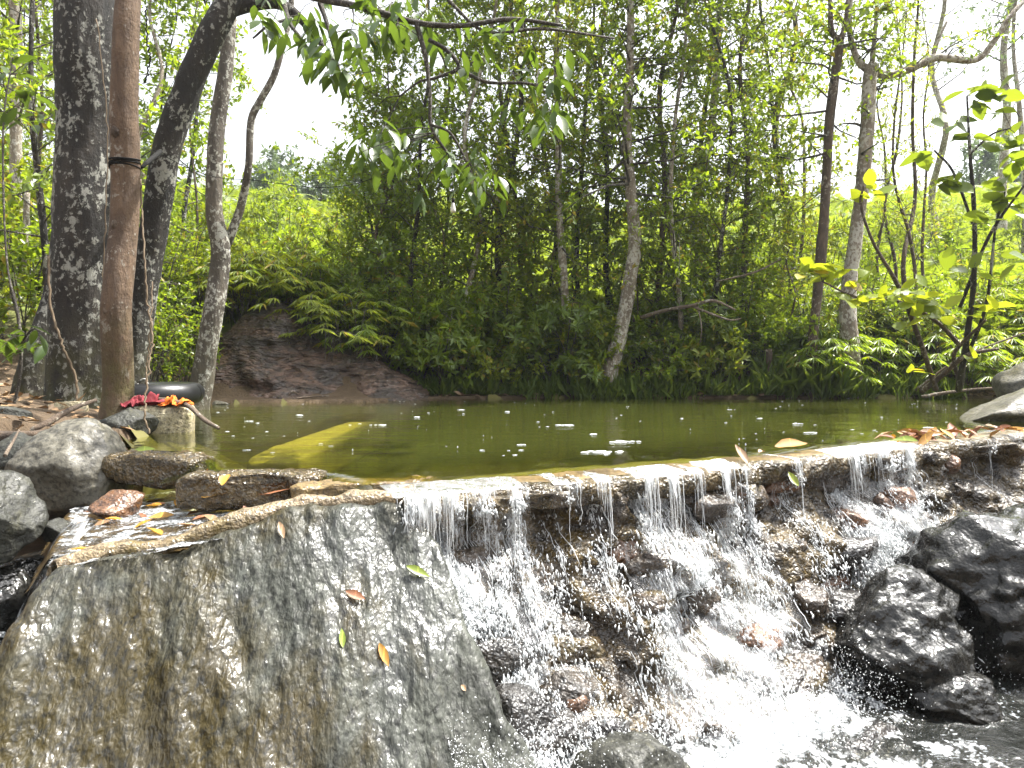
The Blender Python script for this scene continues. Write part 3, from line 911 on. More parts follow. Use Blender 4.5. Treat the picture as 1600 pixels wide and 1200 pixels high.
# ---- red-brown rock outcrop on the far left bank
out_px = [(322, 632), (345, 560), (372, 505), (410, 488), (450, 498), (470, 545), (520, 562), (590, 575), (640, 612), (640, 634)]
def outcrop():
    xs = np.arange(-4.3, -1.0, 0.025); ts = np.arange(0, 1.9, 0.025)
    X, T = np.meshgrid(xs, ts, indexing='ij')
    x, t = X.ravel(), T.ravel()
    q = np.stack([x * 1.5, t * 2.2, 0 * x], -1)
    top = np.interp(x, [-4.3, -3.7, -3.35, -3.0, -2.75, -2.55, -2.2, -1.7, -1.3, -1.0], [0.5, 0.7, 1.05, 1.22, 1.15, 0.72, 0.58, 0.48, 0.30, 0.1])
    n = fbm(q, 5, 90, 0.55)
    z = -0.15 + (top + 0.15) * sstep(0, 1.2, t) + 0.06 * n
    y = 8.62 + t * 0.95 + 0.12 * n + 0.05 * fbm(q * 3, 3, 92) + 0.12 * (x + 2.6)*0.3
    st_ = fbm(np.stack([x * 1.1 + z * 1.5, z * 9, 0 * x], -1), 3, 95)
    y = y + 0.05 * np.round(st_ * 3) / 3
    return np.stack([x, y, z], -1), grid_faces(len(xs), len(ts))
v, f = outcrop()
tag(mesh_obj('rock_outcrop', v, f, MAT['rock_red'], origin=(-2.6, 8.8, -0.1)), 'bare reddish brown rock outcrop sloping into the pool', 'rock')
rock('boulder', onz(345, 632, 0.0), (0.20, 0.16, 0.10), 95, 'rock_grey', 'little pale stone at the foot of the reddish outcrop', sub=4)
# driftwood on the outcrop's foot
dw = thing('driftwood', onz(435, 622, 0.02), 'tangle of pale driftwood sticks on the reddish outcrop', 'driftwood')
rs = np.random.RandomState(8)
for k in range(7):
    a = onz(395 + rs.uniform(-5, 70), 622 + rs.uniform(-2, 2), 0.03)
    b = a + np.array([rs.uniform(-.55, .55), rs.uniform(-.1, .3), rs.uniform(0.0, .14)])
    m_ = (a + b) / 2 + np.array([0, 0, rs.uniform(0.01, .06)])
    v, f = tube(catmull([a, m_, b], 8), np.linspace(.014, .006, 8), 6, True)
    mesh_obj('stick', v, f, MAT['dead_wood'], dw)

# ================================================================ running water below the weir
def stream_z(x, y):
    q = np.stack([x * 5, y * 5, 0 * x], -1)
    return ZS + 0.018 * fbm(q, 4, 101)
lx, ly = np.arange(-0.75, 4.4, 0.02), np.arange(1.2, 4.9, 0.02)
def s_keep(x, y):
    return poly_sd(np.stack([x, y], -1), DOWN) < 0.02
lv, lf = patch(lx, ly, stream_z, s_keep)
foot = face_pt(np.linspace(0.0, S_B, 160), np.full(160, ZS))[:, :2]
dfoot = np.min(np.linalg.norm(lv[:, None, :2] - foot[None, ::2, :], axis=2), axis=1)
sidx = CS[np.argmin(np.linalg.norm(lv[:, None, :2] - CREST[None, ::4, :], axis=2), axis=1) * 4]
qn = fbm(np.stack([lv[:, 0] * 7, lv[:, 1] * 7, 0 * lv[:, 0]], -1), 4, 103)
strong = np.exp(-((sidx - s_of_px(700)) / 0.45) ** 2) + 0.8 * np.exp(-((sidx - s_of_px(1060)) / 0.6) ** 2) + 0.6 * np.exp(-((sidx - s_of_px(1370)) / 0.4) ** 2)
foam = np.exp(-(dfoot / 0.40) ** 2) * (0.25 + 0.75 * np.clip(strong, 0, 1)) + 0.10 + 0.42 * qn
ridge = np.abs(fbm(np.stack([lv[:, 0] * 9, lv[:, 1] * 9, 0 * lv[:, 0]], -1), 4, 105))
lv[:, 2] += np.exp(-(dfoot / 0.35) ** 2) * np.clip(strong, 0, 1) * (0.0 + 0.06 * ridge)
tag(mesh_obj('stream_water', lv, lf, MAT['stream'], tint=np.clip(foam, 0, 1.2), origin=(1, 2, -0.82)), 'dark rippled stream water with white foam below the weir', 'water', kind='structure')
# white water in the left gully
gv_, gf_ = patch(np.arange(-2.7, -1.2, 0.02), np.arange(1.2, 3.5, 0.02), lambda x, y: -0.66 + 0.05 * (y - 2.6) + 0.03 * fbm(np.stack([x * 8, y * 8, 0 * x], -1), 4, 107), s_keep)
tag(mesh_obj('gully_water', gv_, gf_, MAT['stream'], tint=np.clip(0.75 - 0.75 * (gv_[:, 1] - 2.7) + 0.3 * fbm(gv_ * 6, 3, 109), 0, 1.1), origin=(-2, 2.4, -0.7)), 'white water rushing down the gully beside the slab', 'water', kind='structure')

# ---- falling water
rs = np.random.RandomState(42)
STREAMS = [  # crest pixel, half width (m), strength, lip sheet
    (650, 0.05, 2.2), (672, 0.05, 1.7), (700, 0.04, 0.8), (752, 0.055, 0.6), (802, 0.045, 0.5), (880, 0.06, 0.18), (938, 0.03, 0.25), (1010, 0.04, 0.8), (1046, 0.04, 0.8), (1085, 0.03, 0.3),
    (1128, 0.045, 0.8), (1158, 0.025, 0.35), (1238, 0.03, 0.25), (1330, 0.07, 1.3), (1372, 0.08, 1.5), (1412, 0.06, 1.1), (1540, 0.025, 0.16)]
SW = np.array([s[2] for s in STREAMS]); SWn = SW / SW.sum()
SS_ = np.array([s_of_px(s[0]) for s in STREAMS]); SH = np.array([s[1] for s in STREAMS])

def elong(P, D, rad, ln, rng):
    """low-poly drops stretched along D"""
    oct_v = np.array([[1, 0, 0], [-.5, .87, 0], [-.5, -.87, 0], [0, 0, 1], [0, 0, -1.0]])
    oct_f = np.array([[0, 1, 3], [1, 2, 3], [2, 0, 3], [1, 0, 4], [2, 1, 4], [0, 2, 4]])
    n = len(P)
    D = D / (np.linalg.norm(D, axis=1)[:, None] + 1e-9)
    ref = rng.normal(size=(n, 3))
    U = np.cross(D, ref); U /= np.linalg.norm(U, axis=1)[:, None] + 1e-9
    W = np.cross(D, U)
    V = P[:, None] + rad[:, None, None] * (oct_v[None, :, 0:1] * U[:, None] + oct_v[None, :, 1:2] * W[:, None]) + ln[:, None, None] * oct_v[None, :, 2:3] * D[:, None]
    Fc = (np.arange(n) * 5)[:, None, None] + oct_f[None]
    return V.reshape(-1, 3), Fc.reshape(-1, 3)

mbd = MB()
ND = 76000
k = rs.choice(len(STREAMS), ND, p=SWn)
dep = rs.beta(1.25, 1.0, ND)
z = -0.03 - dep * 0.93
spread = SH[k] * (0.5 + 4.2 * dep ** 1.5)
s = SS_[k] + rs.normal(size=ND) * spread
s = np.clip(s, S_A - 0.05, S_B - 0.03)
# keep streaky: modulate by noise in (s,z)
dens = fbm(np.stack([s * 16, z * 4.5, 0 * s], -1), 3, 111)
ok = dens + 0.55 * rs.rand(ND) > 0.05
s, z, dep = s[ok], z[ok], dep[ok]
n_ = len(s)
out_ = 0.012 + np.abs(rs.normal(size=n_)) * (0.012 + 0.075 * dep)
P = face_pt(s, z, out_)
nn2 = crest_n(s)
D = np.concatenate([nn2 * (0.15 + 0.5 * rs.rand(n_))[:, None], (-1 + 0.35 * rs.normal(size=n_))[:, None]], 1) + 0.25 * rs.normal(size=(n_, 3))
rad = 0.0016 + 0.0046 * rs.rand(n_) ** 2.4
ln = rad * (1.2 + 3.8 * rs.rand(n_) ** 2)
v, f = elong(P, D, rad, ln, rs); mbd.add(v, f)
# splash thrown up from the foot
NS = 14000
k = rs.choice(len(STREAMS), NS, p=SWn)
s = np.clip(SS_[k] + rs.normal(size=NS) * 0.22, 0.03, S_B - 0.05)
P = face_pt(s, np.full(NS, ZS), 0.02 + np.abs(rs.normal(size=NS)) * 0.16)
P[:, 2] = ZS + 0.01 + np.abs(rs.normal(size=NS)) * 0.12
v, f = elong(P, rs.normal(size=(NS, 3)) + np.array([0, 0, .8]), 0.001 + 0.0025 * rs.rand(NS) ** 2, 0.0015 + 0.004 * rs.rand(NS) ** 2, rs); mbd.add(v, f)
v, f, t = mbd.arrays()
tag(mesh_obj('water_droplets', v, f, MAT['drops'], origin=(0.8, 3, -0.8)), 'white droplets and spray of the falling water', 'water', kind='stuff')

# strands falling from the lip and threads over the stones
mbs = MB()
for q_ in range(1300):
    k = rs.choice(len(STREAMS), p=SWn)
    free = rs.rand() < 0.20
    s0 = np.clip(SS_[k] + rs.normal() * SH[k] * (0.6 if free else 1.2), 0.03, S_B - 0.05)
    if free:
        z0, L = -0.02, 0.04 + min(0.5, rs.exponential(0.13))
        zz_ = np.linspace(z0, z0 - L, 9)
        vx = rs.uniform(0.02, 0.14)
        o = 0.02 + vx * np.sqrt(np.maximum(0, (z0 - zz_)) * 0.4)
        c = crest_at(np.full(9, s0)) + crest_n(np.full(9, s0)) * o[:, None]
        Pn = np.concatenate([c, zz_[:, None]], 1)
    else:
        z0 = -rs.uniform(0.05, 0.7); L = rs.uniform(0.06, 0.22)
        zz_ = np.linspace(z0, max(z0 - L, ZS), 9)
        sj = s0 + np.cumsum(rs.normal(size=9)) * 0.0018
        Pn = face_pt(np.clip(sj, 0.02, S_B - .02), zz_, 0.012 + np.abs(rs.normal()) * 0.03)
    Pn = Pn + rs.normal(size=(9, 3)) * 0.0015
    r0 = rs.uniform(0.0008, 0.0028)
    v, f = tube(Pn, r0 * np.array([1.2, 1, .9, .8, .9, .7, .8, .5, .2]), 4, False)
    mbs.add(v, f)
v, f, t = mbs.arrays()
tag(mesh_obj('water_strands', v, f, MAT['drops'], origin=(0.8, 3, -0.8)), 'thin glassy strands of water falling from the weir lip', 'water', kind='stuff')

# flowing sheets over lip and stones (with a uv so that the streaks follow the flow)
def sheets():
    V, Fq, T, UV = [], [], [], []
    n0 = 0
    def addsheet(s0, w, za, zb, off, strength, nu=14, nv=30, drift=0.0, seed=0, lip=False):
        nonlocal n0
        a = np.linspace(-1, 1, nu)[:, None] * np.ones((1, nv))
        b = np.ones((nu, 1)) * np.linspace(0, 1, nv)[None]
        ww = w * (1 + (0.3 if lip else 2.6) * b)
        s = np.clip(s0 + a * ww + drift * b, 0.02, S_B - 0.02)
        z = za + (zb - za) * b
        if lip:
            o = 0.025 + 0.09 * np.sqrt(np.maximum(0, za - z))
            c = crest_at(s.ravel()) + crest_n(s.ravel()) * o.ravel()[:, None]
            P = np.concatenate([c, z.ravel()[:, None]], 1)
        else:
            P = face_pt(s.ravel(), z.ravel(), off)
        P = P + 0.012 * fbm(np.stack([s.ravel() * 25, z.ravel() * 9, np.full(nu * nv, seed * 1.7)], -1), 3, 7)[:, None] * np.concatenate([crest_n(s.ravel()), np.zeros((nu * nv, 1))], 1)
        V.append(P); Fq.append(grid_faces(nu, nv) + n0); n0 += nu * nv
        edge = 1 - np.abs(a) ** 2.5
        T.append((strength * edge * (1 - 0.55 * (b if lip else np.abs(b - .45) * 1.3))).ravel())
        UV.append(np.stack([(s * 42 + seed * 3.1).ravel(), (z * 7 + seed * 5.7).ravel()], -1))
    for j, (px, hw, st) in enumerate(STREAMS):
        s0 = s_of_px(px)
        addsheet(s0, hw, -0.018, -0.02 - 0.05 - 0.30 * min(st, 1) * rs.uniform(.3, 1.2), 0, 0.52 + 0.18 * min(st, 1), lip=True, seed=j)
        if st > 0.28:
            addsheet(s0, hw * 1.2, -0.10, ZS - .02, 0.022, 0.36 + 0.24 * min(st, 1.1), 22, 44, rs.uniform(-.05, .08), seed=j + 40)
        if st > 0.6:
            addsheet(s0 + rs.uniform(-.1, .1), hw * 1.1, -0.3, ZS - .02, 0.06, 0.28 + 0.28 * min(st, 1.1), 22, 40, rs.uniform(-.05, .1), seed=j + 80)
    # film over the whole crest
    v, f = np.vstack(V), np.vstack(Fq)
    me = make_mesh('water_sheet', v - np.array([0.8, 3, -0.8]), f, MAT['sheet'], np.concatenate(T))
    uvl = me.uv_layers.new(name='UVMap')
    uvs = np.vstack(UV)[f.ravel()]
    uvl.data.foreach_set('uv', np.ascontiguousarray(uvs, np.float32).ravel())
    o = bpy.data.objects.new('falling_water', me)
    o.location = (0.8, 3, -0.8)
    COL.objects.link(o)
    tag(o, 'white sheets of water pouring down the weir stones', 'water', kind='stuff')
sheets()
# film of water sliding across the crest
def crest_film():
    s = np.arange(0.03, S_B - 0.05, 0.012); o = np.linspace(-0.15, 0.022, 10)
    S_, O_ = np.meshgrid(s, o, indexing='ij')
    c = crest_at(S_.ravel()) + crest_n(S_.ravel()) * O_.ravel()[:, None]
    q = np.stack([S_.ravel() * 22, O_.ravel() * 12, 0 * S_.ravel()], -1)
    z = -0.001 - 0.007 * sstep(-0.15, -0.05, O_.ravel()) - 0.016 * sstep(-0.02, 0.022, O_.ravel()) + 0.0025 * fbm(q, 3, 121)
    fo = 0.02 + 0.34 * fbm(q * np.array([1.2, .7, 1]), 3, 123) + 0.20 * sstep(-0.15, 0.0, O_.ravel())
    wet_ = np.zeros(len(fo))
    for (px, hw, st) in STREAMS:
        wet_ = np.maximum(wet_, min(st, 1) * np.exp(-((S_.ravel() - s_of_px(px)) / (hw * 1.9)) ** 2))
    kp = wet_ + 0.25 * fbm(q * np.array([.6, .3, 1]), 3, 125) > 0.20
    fq_ = grid_faces(len(s), len(o)); fq_ = fq_[kp[fq_].all(1)]
    tag(mesh_obj('crest_water', np.concatenate([c, z[:, None]], 1), fq_, MAT['film'], tint=np.clip(fo, 0, 1), origin=(1, 3.5, 0)), 'thin bright film of water sliding across the weir crest', 'water', kind='structure')
crest_film()
# spill from the channel into the gully
def spill():
    a0, a1 = onz(118, 800, -.17), onz(100, 862, -.2)
    nu, nv = 30, 26
    A, B = np.meshgrid(np.linspace(0, 1, nu), np.linspace(0, 1, nv), indexing='ij')
    a, b = A.ravel(), B.ravel()
    P = a0 + a[:, None] * (a1 - a0)
    P = P + np.stack([.06 - .28 * b, 0 * b - .03 * b, -.46 * b ** 1.7], -1) + .02 * fbm(np.stack([a * 9, b * 3, 0 * a], -1), 3, 9)[:, None]
    f = grid_faces(nu, nv)
    me = make_mesh('spill', P - a0, f, MAT['sheet'], .60 - .1 * b)
    u = me.uv_layers.new(name='UVMap')
    u.data.foreach_set('uv', np.ascontiguousarray(np.stack([a * 9, b * 2.4], -1)[f.ravel()], np.float32).ravel())
    o = bpy.data.objects.new('spilling_water', me); o.location = a0; COL.objects.link(o)
    tag(o, 'small white spill of water from the channel into the gully', 'water', kind='stuff')
spill()
# foam flecks and drip splashes on the pool
mbf = MB()
for q_ in range(120):
    py = 626 + 90 * rs.rand() ** 1.4
    p = onz(rs.uniform(340, 1590), py, 0.003)
    if poly_sd(p[None, :2], POOL)[0] > -0.08: continue
    a = rs.uniform(0.003, 0.009) * (2.4 if rs.rand() < .10 else 1)
    v, f = ICO[2]
    if rs.rand() < 0.2:
        mbf.add(v * np.array([.6, .6, 1.1]) * min(a, .008) * 0.8 + p + np.array([0, 0, .01 * rs.rand()]), f)
    else:
        mbf.add(v * np.array([1.7, .8, .22]) * a * (1 + .3 * noise3(v * 2 + q_, 3))[:, None] + p, f)
for (px, py, w) in [(940, 706, .10), (975, 690, .09), (885, 664, .06), (595, 664, .05), (720, 640, .04), (1245, 662, .04), (1325, 622, .05), (390, 658, .035), (1265, 676, .05), (1450, 668, .05), (1140, 640, .03)]:
    p = onz(px, py, 0.003)
    for j in range(26):
        v, f = ICO[2]
        mbf.add(v * np.array([1.6, .8, .3]) * w * rs.uniform(.05, .16) + p + np.array([rs.normal() * w * .45, rs.normal() * w * .22, 0]), f)
v, f, t = mbf.arrays()
tag(mesh_obj('foam_flecks', v, f, MAT['drops'], origin=(0, 6, 0)), 'small white foam flecks and drip splashes on the pool', 'foam', kind='stuff')

# ================================================================ small things
# inner tube
tp = onz(212, 632, 0.0); tp = np.array([-3.05, 6.55, 0.20])
tub = thing('inner_tube', tp - np.array([0, 0, 0.09]), 'black rubber inner tube lying behind the tree trunks', 'inner tube')
a = np.linspace(0, 2 * np.pi, 49)
ringp = np.stack([np.cos(a) * 0.31, np.sin(a) * 0.31, 0 * a], -1) + tp
v, f = tube(ringp, 0.092, 20, False)
mesh_obj('tube_ring', v, f, MAT['rubber'], tub)
va = tp + np.array([-0.06, -0.19, 0.06])
v, f = tube(catmull([va, va + [0.01, 0.03, .05], va + [0.06, 0.02, .07], va + [0.10, -0.01, .03]], 10), 0.006, 6)
mesh_obj('valve_stem', v, f, MAT['bulb_white'], tub)
# support for the tube: roots / earth already there; stump block
stump = slabbox('concrete_post', onz(248, 684, -0.03) + np.array([0, 0.14, 0.075]), (0.33, 0.28, 0.27), 0.25, 'concrete_tan', 'square mossy tan concrete post stub at the pool edge', 'post', 31, edge=0.012)
def cloth(name, c, w, d, hgt, seed, mat, label):
    n = 36
    X, Y = np.meshgrid(np.linspace(-1, 1, n), np.linspace(-1, 1, n), indexing='ij')
    x, y = X.ravel(), Y.ravel()
    q = np.stack([x * 2.1, y * 2.1, 0 * x + seed], -1)
    nz = np.abs(fbm(q, 3, seed))
    r = np.sqrt(x * x + y * y)
    z = hgt * (0.15 + 1.0 * nz) * (1 - 0.55 * np.clip(r, 0, 1))
    xx = x * w * (0.75 + 0.35 * fbm(q + 9, 2, seed + 1)); yy = y * d * (0.75 + 0.35 * fbm(q + 19, 2, seed + 2))
    v = np.stack([xx, yy, z], -1) + np.asarray(c)
    o = mesh_obj(name, v, grid_faces(n, n), MAT[mat])
    m = o.modifiers.new('thickness', 'SOLIDIFY'); m.thickness = 0.006
    return tag(o, label, 'cloth')
st_c = onz(248, 684, -0.03) + np.array([0, 0.14, 0.205])
cloth('cloth', st_c + np.array([0.07, -0.06, 0.006]), 0.12, 0.11, 0.075, 3, 'cloth_orange', 'crumpled bright orange cloth on the concrete post stub')
cloth('cloth', st_c + np.array([-0.13, -0.08, 0.0]), 0.15, 0.13, 0.10, 5, 'cloth_maroon', 'crumpled dark maroon cloth beside the orange cloth')
rock('boulder', np.array([-2.5, 4.95, 0.06]), (0.4, 0.36, 0.28), 133, 'rock_dark', 'dark stone under the maroon cloth beside the post stub', sub=4)
# fallen curved branch over the post
fb = [(195, 622, 5.35), (230, 624, 5.3), (268, 627, 5.22), (295, 635, 5.1), (312, 650, 5.0), (325, 660, 4.95), (342, 669, 4.9)]
v, f = tube(catmull([at(a, b, c) for a, b, c in fb], 40), np.linspace(0.022, 0.012, 40), 10, True, 0.15, 4, 12)
tag(mesh_obj('fallen_branch', v, f, MAT['dead_wood']), 'bent brown fallen branch dipping into the pool past the post stub', 'branch')
# sticks at far left
for j, (pts, r0, lab) in enumerate([
        ([(-10, 690, 4.3), (60, 668, 4.3), (110, 640, 4.5), (150, 625, 4.7)], .022, 'dark stick leaning up over the slate toward the tree'),
        ([(-10, 682, 4.1), (40, 680, 4.1), (80, 676, 4.2), (95, 672, 4.3)], .03, 'short thick dark stick lying behind the mottled rock'),
        ([(8, 712, 3.7), (20, 690, 3.8), (30, 672, 3.9)], .010, 'thin pale broken stick standing by the mottled rock'),
        ([(1180, 655, 6.6), (1330, 640, 7.8), (1480, 612, 8.6), (1560, 606, 9.0)], .022, 'long pale fallen pole lying along the far right bank'),
        ([(1430, 610, 9.6), (1500, 560, 9.4), (1600, 520, 9.2)], .018, 'slanting pale dead branch over the right bank')]):
    if j == 3: pts = [(1440, 620, 9.3), (1490, 612, 9.2), (1540, 607, 9.1), (1610, 604, 9.0)]
    v, f = tube(catmull([at(*p) for p in pts], 24), np.linspace(r0, r0 * .5, 24), 8, True, 0.2, j, 10)
    tag(mesh_obj('dead_stick', v, f, MAT['dead_wood'] if j >= 2 else MAT['bark_brown']), lab, 'stick')

# ================================================================ plants
def leaf_tpl(w=0.36, fold=0.10, droop=0.12, rich=False):
    """leaf of length 1 along +Y, width w, face +Z"""
    if not rich:
        v = np.array([[0, 0, 0], [-w / 2, .47, fold * w], [w / 2, .47, fold * w], [0, 1, -droop * .6]])
        f = np.array([[0, 3, 1], [0, 2, 3]])
        return v, f
    ys = np.array([0, .10, .28, .5, .72, .9, 1.0])
    ws = np.array([.04, .45, .88, 1.0, .74, .30, .0]) * w / 2
    v, f = [], []
    for y, ww in zip(ys, ws):
        z = -droop * y * y
        v += [[-ww, y, z + fold * ww * 2], [0, y, z], [ww, y, z + fold * ww * 2]]
    for k in range(len(ys) - 1):
        a = 3 * k
        f += [[a, a + 1, a + 4, a + 3], [a + 1, a + 2, a + 5, a + 4]]
    return np.array(v), np.array(f)

def put_leaves(mb, tpl, P, D, Nrm, L, rng):
    """copies of a leaf: base P, direction D, rough face normal Nrm, length L"""
    tv, tf = tpl
    if tf.shape[1] == 4:
        tf = np.vstack([tf[:, [0, 1, 2]], tf[:, [0, 2, 3]]])
    n = len(P)
    if n == 0: return
    D = D / (np.linalg.norm(D, axis=1)[:, None] + 1e-9)
    X = np.cross(D, Nrm); X /= np.linalg.norm(X, axis=1)[:, None] + 1e-9
    Z = np.cross(X, D)
    V = P[:, None] + L[:, None, None] * (tv[None, :, 0:1] * X[:, None] + tv[None, :, 1:2] * D[:, None] + tv[None, :, 2:3] * Z[:, None])
    Fc = (np.arange(n) * len(tv))[:, None, None] + tf[None]
    mb.add(V.reshape(-1, 3), Fc.reshape(-1, 3), np.repeat(rng.rand(n), len(tv)))

UP = np.array([0, 0, 1.0])
TPL = {'oval': leaf_tpl(0.46), 'lance': leaf_tpl(0.30, droop=0.2), 'narrow': leaf_tpl(0.15, droop=0.35), 'round': leaf_tpl(0.66), 'oval_rich': leaf_tpl(0.42, .12, .15, True), 'lance_rich': leaf_tpl(0.34, .14, .22, True), 'round_rich': leaf_tpl(0.66, .10, .12, True), 'lime_rich': leaf_tpl(0.56, .08, .10, True)}

def twig_leaves(mb, a, b, tpl, L, n, style, rng, spread=0.9, hang=0.0):
    d = b - a
    dn = d / (np.linalg.norm(d) + 1e-9)
    if style == 'rosette':
        P = b + rng.normal(size=(n, 3)) * 0.008
        R = rng.normal(size=(n, 3)); R -= (R @ dn)[:, None] * dn
        R /= np.linalg.norm(R, axis=1)[:, None] + 1e-9
        D = R * 0.9 + dn * 0.45 + np.array([0, 0, 0.10 - hang])
        N = np.tile(dn + UP * 0.6, (n, 1)) + 0.25 * rng.normal(size=(n, 3))
    else:
        t = rng.uniform(0.05, 1.0, n)
        P = a + t[:, None] * d
        D = dn * 0.6 + spread * rng.normal(size=(n, 3)) * 0.7 + np.array([0, 0, -hang])
        N = UP + 0.55 * rng.normal(size=(n, 3))
    put_leaves(mb, TPL[tpl], P, D, N, L * rng.uniform(0.65, 1.15, n), rng)

def branchy(rng, path, rad, t0, t1, nb, blen, elev, nsub, twl, tpl, L, nl, style='alt', hang=0.0, up_taper=True, mbw=None, mbl=None, bend=0.25):
    """branches with twigs and leaves along a trunk path; returns wood and leaf builders"""
    mbw = mbw or MB(); mbl = mbl or MB()
    n = len(path)
    for j in range(nb):
        t = t0 + (t1 - t0) * (j + rng.rand()) / nb
        x = t * (n - 1); k = min(int(x), n - 2)
        p = path[k] + (path[k + 1] - path[k]) * (x - k)
        r0 = rad[k] * 0.28
        az = rng.uniform(0, 2 * np.pi)
        el = RAD(elev) + rng.normal() * 0.3
        d = np.array([math.cos(az) * math.cos(el), math.sin(az) * math.cos(el), math.sin(el)])
        ll = blen * rng.uniform(0.55, 1.15) * ((1.15 - 0.6 * (t - t0) / max(t1 - t0, 1e-6)) if up_taper else 1)
        m_ = p + d * ll * 0.5 + rng.normal(size=3) * ll * bend * 0.35
        e = p + d * ll + rng.normal(size=3) * ll * bend + np.array([0, 0, -hang * ll * 0.4])
        B = catmull([p, m_, e], 7)
        v, f = tube(B[::2], np.linspace(max(r0, .004), .0025, 4), 4, False)
        mbw.add(v, f)
        for q_ in range(nsub):
            u = 0.25 + 0.75 * (q_ + rng.rand()) / nsub
            i_ = min(int(u * 6), 5)
            a = B[i_] + (B[i_ + 1] - B[i_]) * (u * 6 - i_)
            td = (B[min(i_ + 1, 6)] - B[i_]); td /= np.linalg.norm(td) + 1e-9
            td = td * 0.6 + rng.normal(size=3) * 0.6 + np.array([0, 0, 0.12 - hang])
            td /= np.linalg.norm(td)
            b = a + td * twl * rng.uniform(0.5, 1.2)
            v, f = tube(np.array([a, b]), [.0028, .0014], 3, False)
            mbw.add(v, f)
            twig_leaves(mbl, a, b, tpl, L, nl, style, rng, hang=hang)
        twig_leaves(mbl, B[4], B[6], tpl, L, nl, style, rng, hang=hang)
    return mbw, mbl

def px_path(pts, Y, n=None, wob=0.0, seed=0, lean=0.0):
    """pixel trunk (px, py, width px) at distance Y -> path and radii"""
    r = np.random.RandomState(seed)
    P = np.array([at(a, b, Y) for a, b, w in pts])
    P[:, 1] += np.cumsum(r.normal(size=len(P))) * wob
    R = np.array([w / 2 / F * Y for a, b, w in pts])
    n = n or max(12, len(pts) * 8)
    Q = catmull(np.concatenate([P, R[:, None]], 1), n)
    return Q[:, :3], np.maximum(Q[:, 3], 0.002)

def root_flare(path, rad, amt=0.45, h=0.35):
    dz = path[:, 2] - path[0, 2]
    return rad * (1 + amt * np.exp(-dz / h * 2.2))

def sink(path, rad, d=0.25):
    p0 = path[0] - np.array([0, 0, d])
    return np.vstack([p0, path]), np.concatenate([[rad[0] * 1.1], rad])

TREE_G = {}
def tree(name, pts, Y, bark, label, cat='tree', group=None, sides=14, rough=0.10, flare=0.3, crown=None, leafmat='leaf_mid', limbs=(), seed=0, wob=0.03, rscale=7.0, flare_h=0.3, n=None):
    rng = np.random.RandomState(seed + 1000)
    path, rad = px_path(pts, Y, n, wob, seed)
    rad = root_flare(path, rad, flare, flare_h)
    path, rad = sink(path, rad)
    base = path[1]
    t = thing(name, base, label, cat, group)
    v, f = tube(path, rad, sides, True, rough, seed, rscale)
    mesh_obj('trunk', v, f, MAT[bark], t)
    all_paths = [(path, rad)]
    for L in limbs:
        lp, lr = px_path(L, Y, None, wob, seed + 7)
        v, f = tube(lp, lr, max(8, sides - 4), True, rough, seed + 3, rscale)
        mesh_obj('limb', v, f, MAT[bark], t)
        all_paths.append((lp, lr))
    if crown:
        mbw, mbl = MB(), MB()
        for c in (crown if isinstance(crown, list) else [crown]):
            c = dict(c)
            pi = c.pop('on', 0)
            branchy(rng, all_paths[pi][0], all_paths[pi][1], mbw=mbw, mbl=mbl, **c)
        if mbw.n: mb_obj('twigs', mbw, MAT['twig'], t, kind='stuff')
        if mbl.n: mb_obj('crown', mbl, MAT[leafmat], t, kind='stuff')
    return t, all_paths

def gz1(x, y):
    return float(ground_z(np.array([x]), np.array([y]))[0][0])

# ---------------- left bank trees
T1, _p1 = tree('tree', [(130, 672, 118), (128, 600, 106), (132, 500, 99), (138, 350, 96), (140, 200, 92), (143, 60, 90), (143, -150, 84), (140, -420, 70)], 6.0, 'bark_dark',
     'thick dark tree trunk with white lichen patches and hanging vines', sides=40, rough=0.055, flare=0.25, seed=1, n=120, rscale=7,
     crown=dict(t0=.8, t1=1.0, nb=12, blen=1.5, elev=15, nsub=6, twl=.4, tpl='oval', L=.09, nl=8), leafmat='leaf_dark')
T2, _p2 = tree('tree', [(180, 682, 50), (186, 600, 46), (192, 480, 44), (198, 330, 42), (204, 200, 40), (210, 60, 36), (213, -60, 34), (216, -330, 26)], 5.2, 'bark_red',
     'smooth reddish brown trunk with knots and a black tie around it', sides=36, rough=0.085, flare=0.25, seed=2, n=120, rscale=5, flare_h=.2)
T3, _p3 = tree('tree', [(200, 640, 44), (210, 520, 42), (232, 370, 42), (262, 225, 42), (298, 125, 41), (345, 25, 38), (380, -30, 34), (430, -110, 28)], 6.4, 'bark_dark',
     'dark leaning lichen covered trunk arching toward the pool', sides=28, rough=0.07, flare=0.15, seed=3, n=100,
     limbs=[[(352, 12, 26), (395, 0, 22), (440, 6, 17), (480, 40, 13), (520, 95, 9), (545, 150, 6)]])
T4, _p4 = tree('tree', [(306, 648, 38), (316, 592, 33), (331, 500, 32), (342, 425, 30), (345, 385, 29), (338, 330, 25), (340, 250, 24), (345, 180, 24), (358, 80, 23), (365, -60, 20), (375, -220, 14)], 7.5, 'bark_grey',
     'forked lichen spotted grey tree standing at the water by the outcrop', sides=24, rough=0.08, flare=0.12, seed=4, n=110,
     limbs=[[(346, 384, 20), (355, 372, 16), (375, 320, 13), (391, 262, 12), (395, 192, 12), (410, 160, 11), (432, 122, 10), (446, 70, 10), (457, 15, 9), (462, -70, 7)]])
tree('tree', [(38, 640, 46), (52, 560, 36), (70, 470, 27), (84, 380, 19), (92, 345, 12)], 6.5, 'bark_dark', 'leaning dark trunk propped against the thick dark tree', sides=18, seed=5, flare=.3)
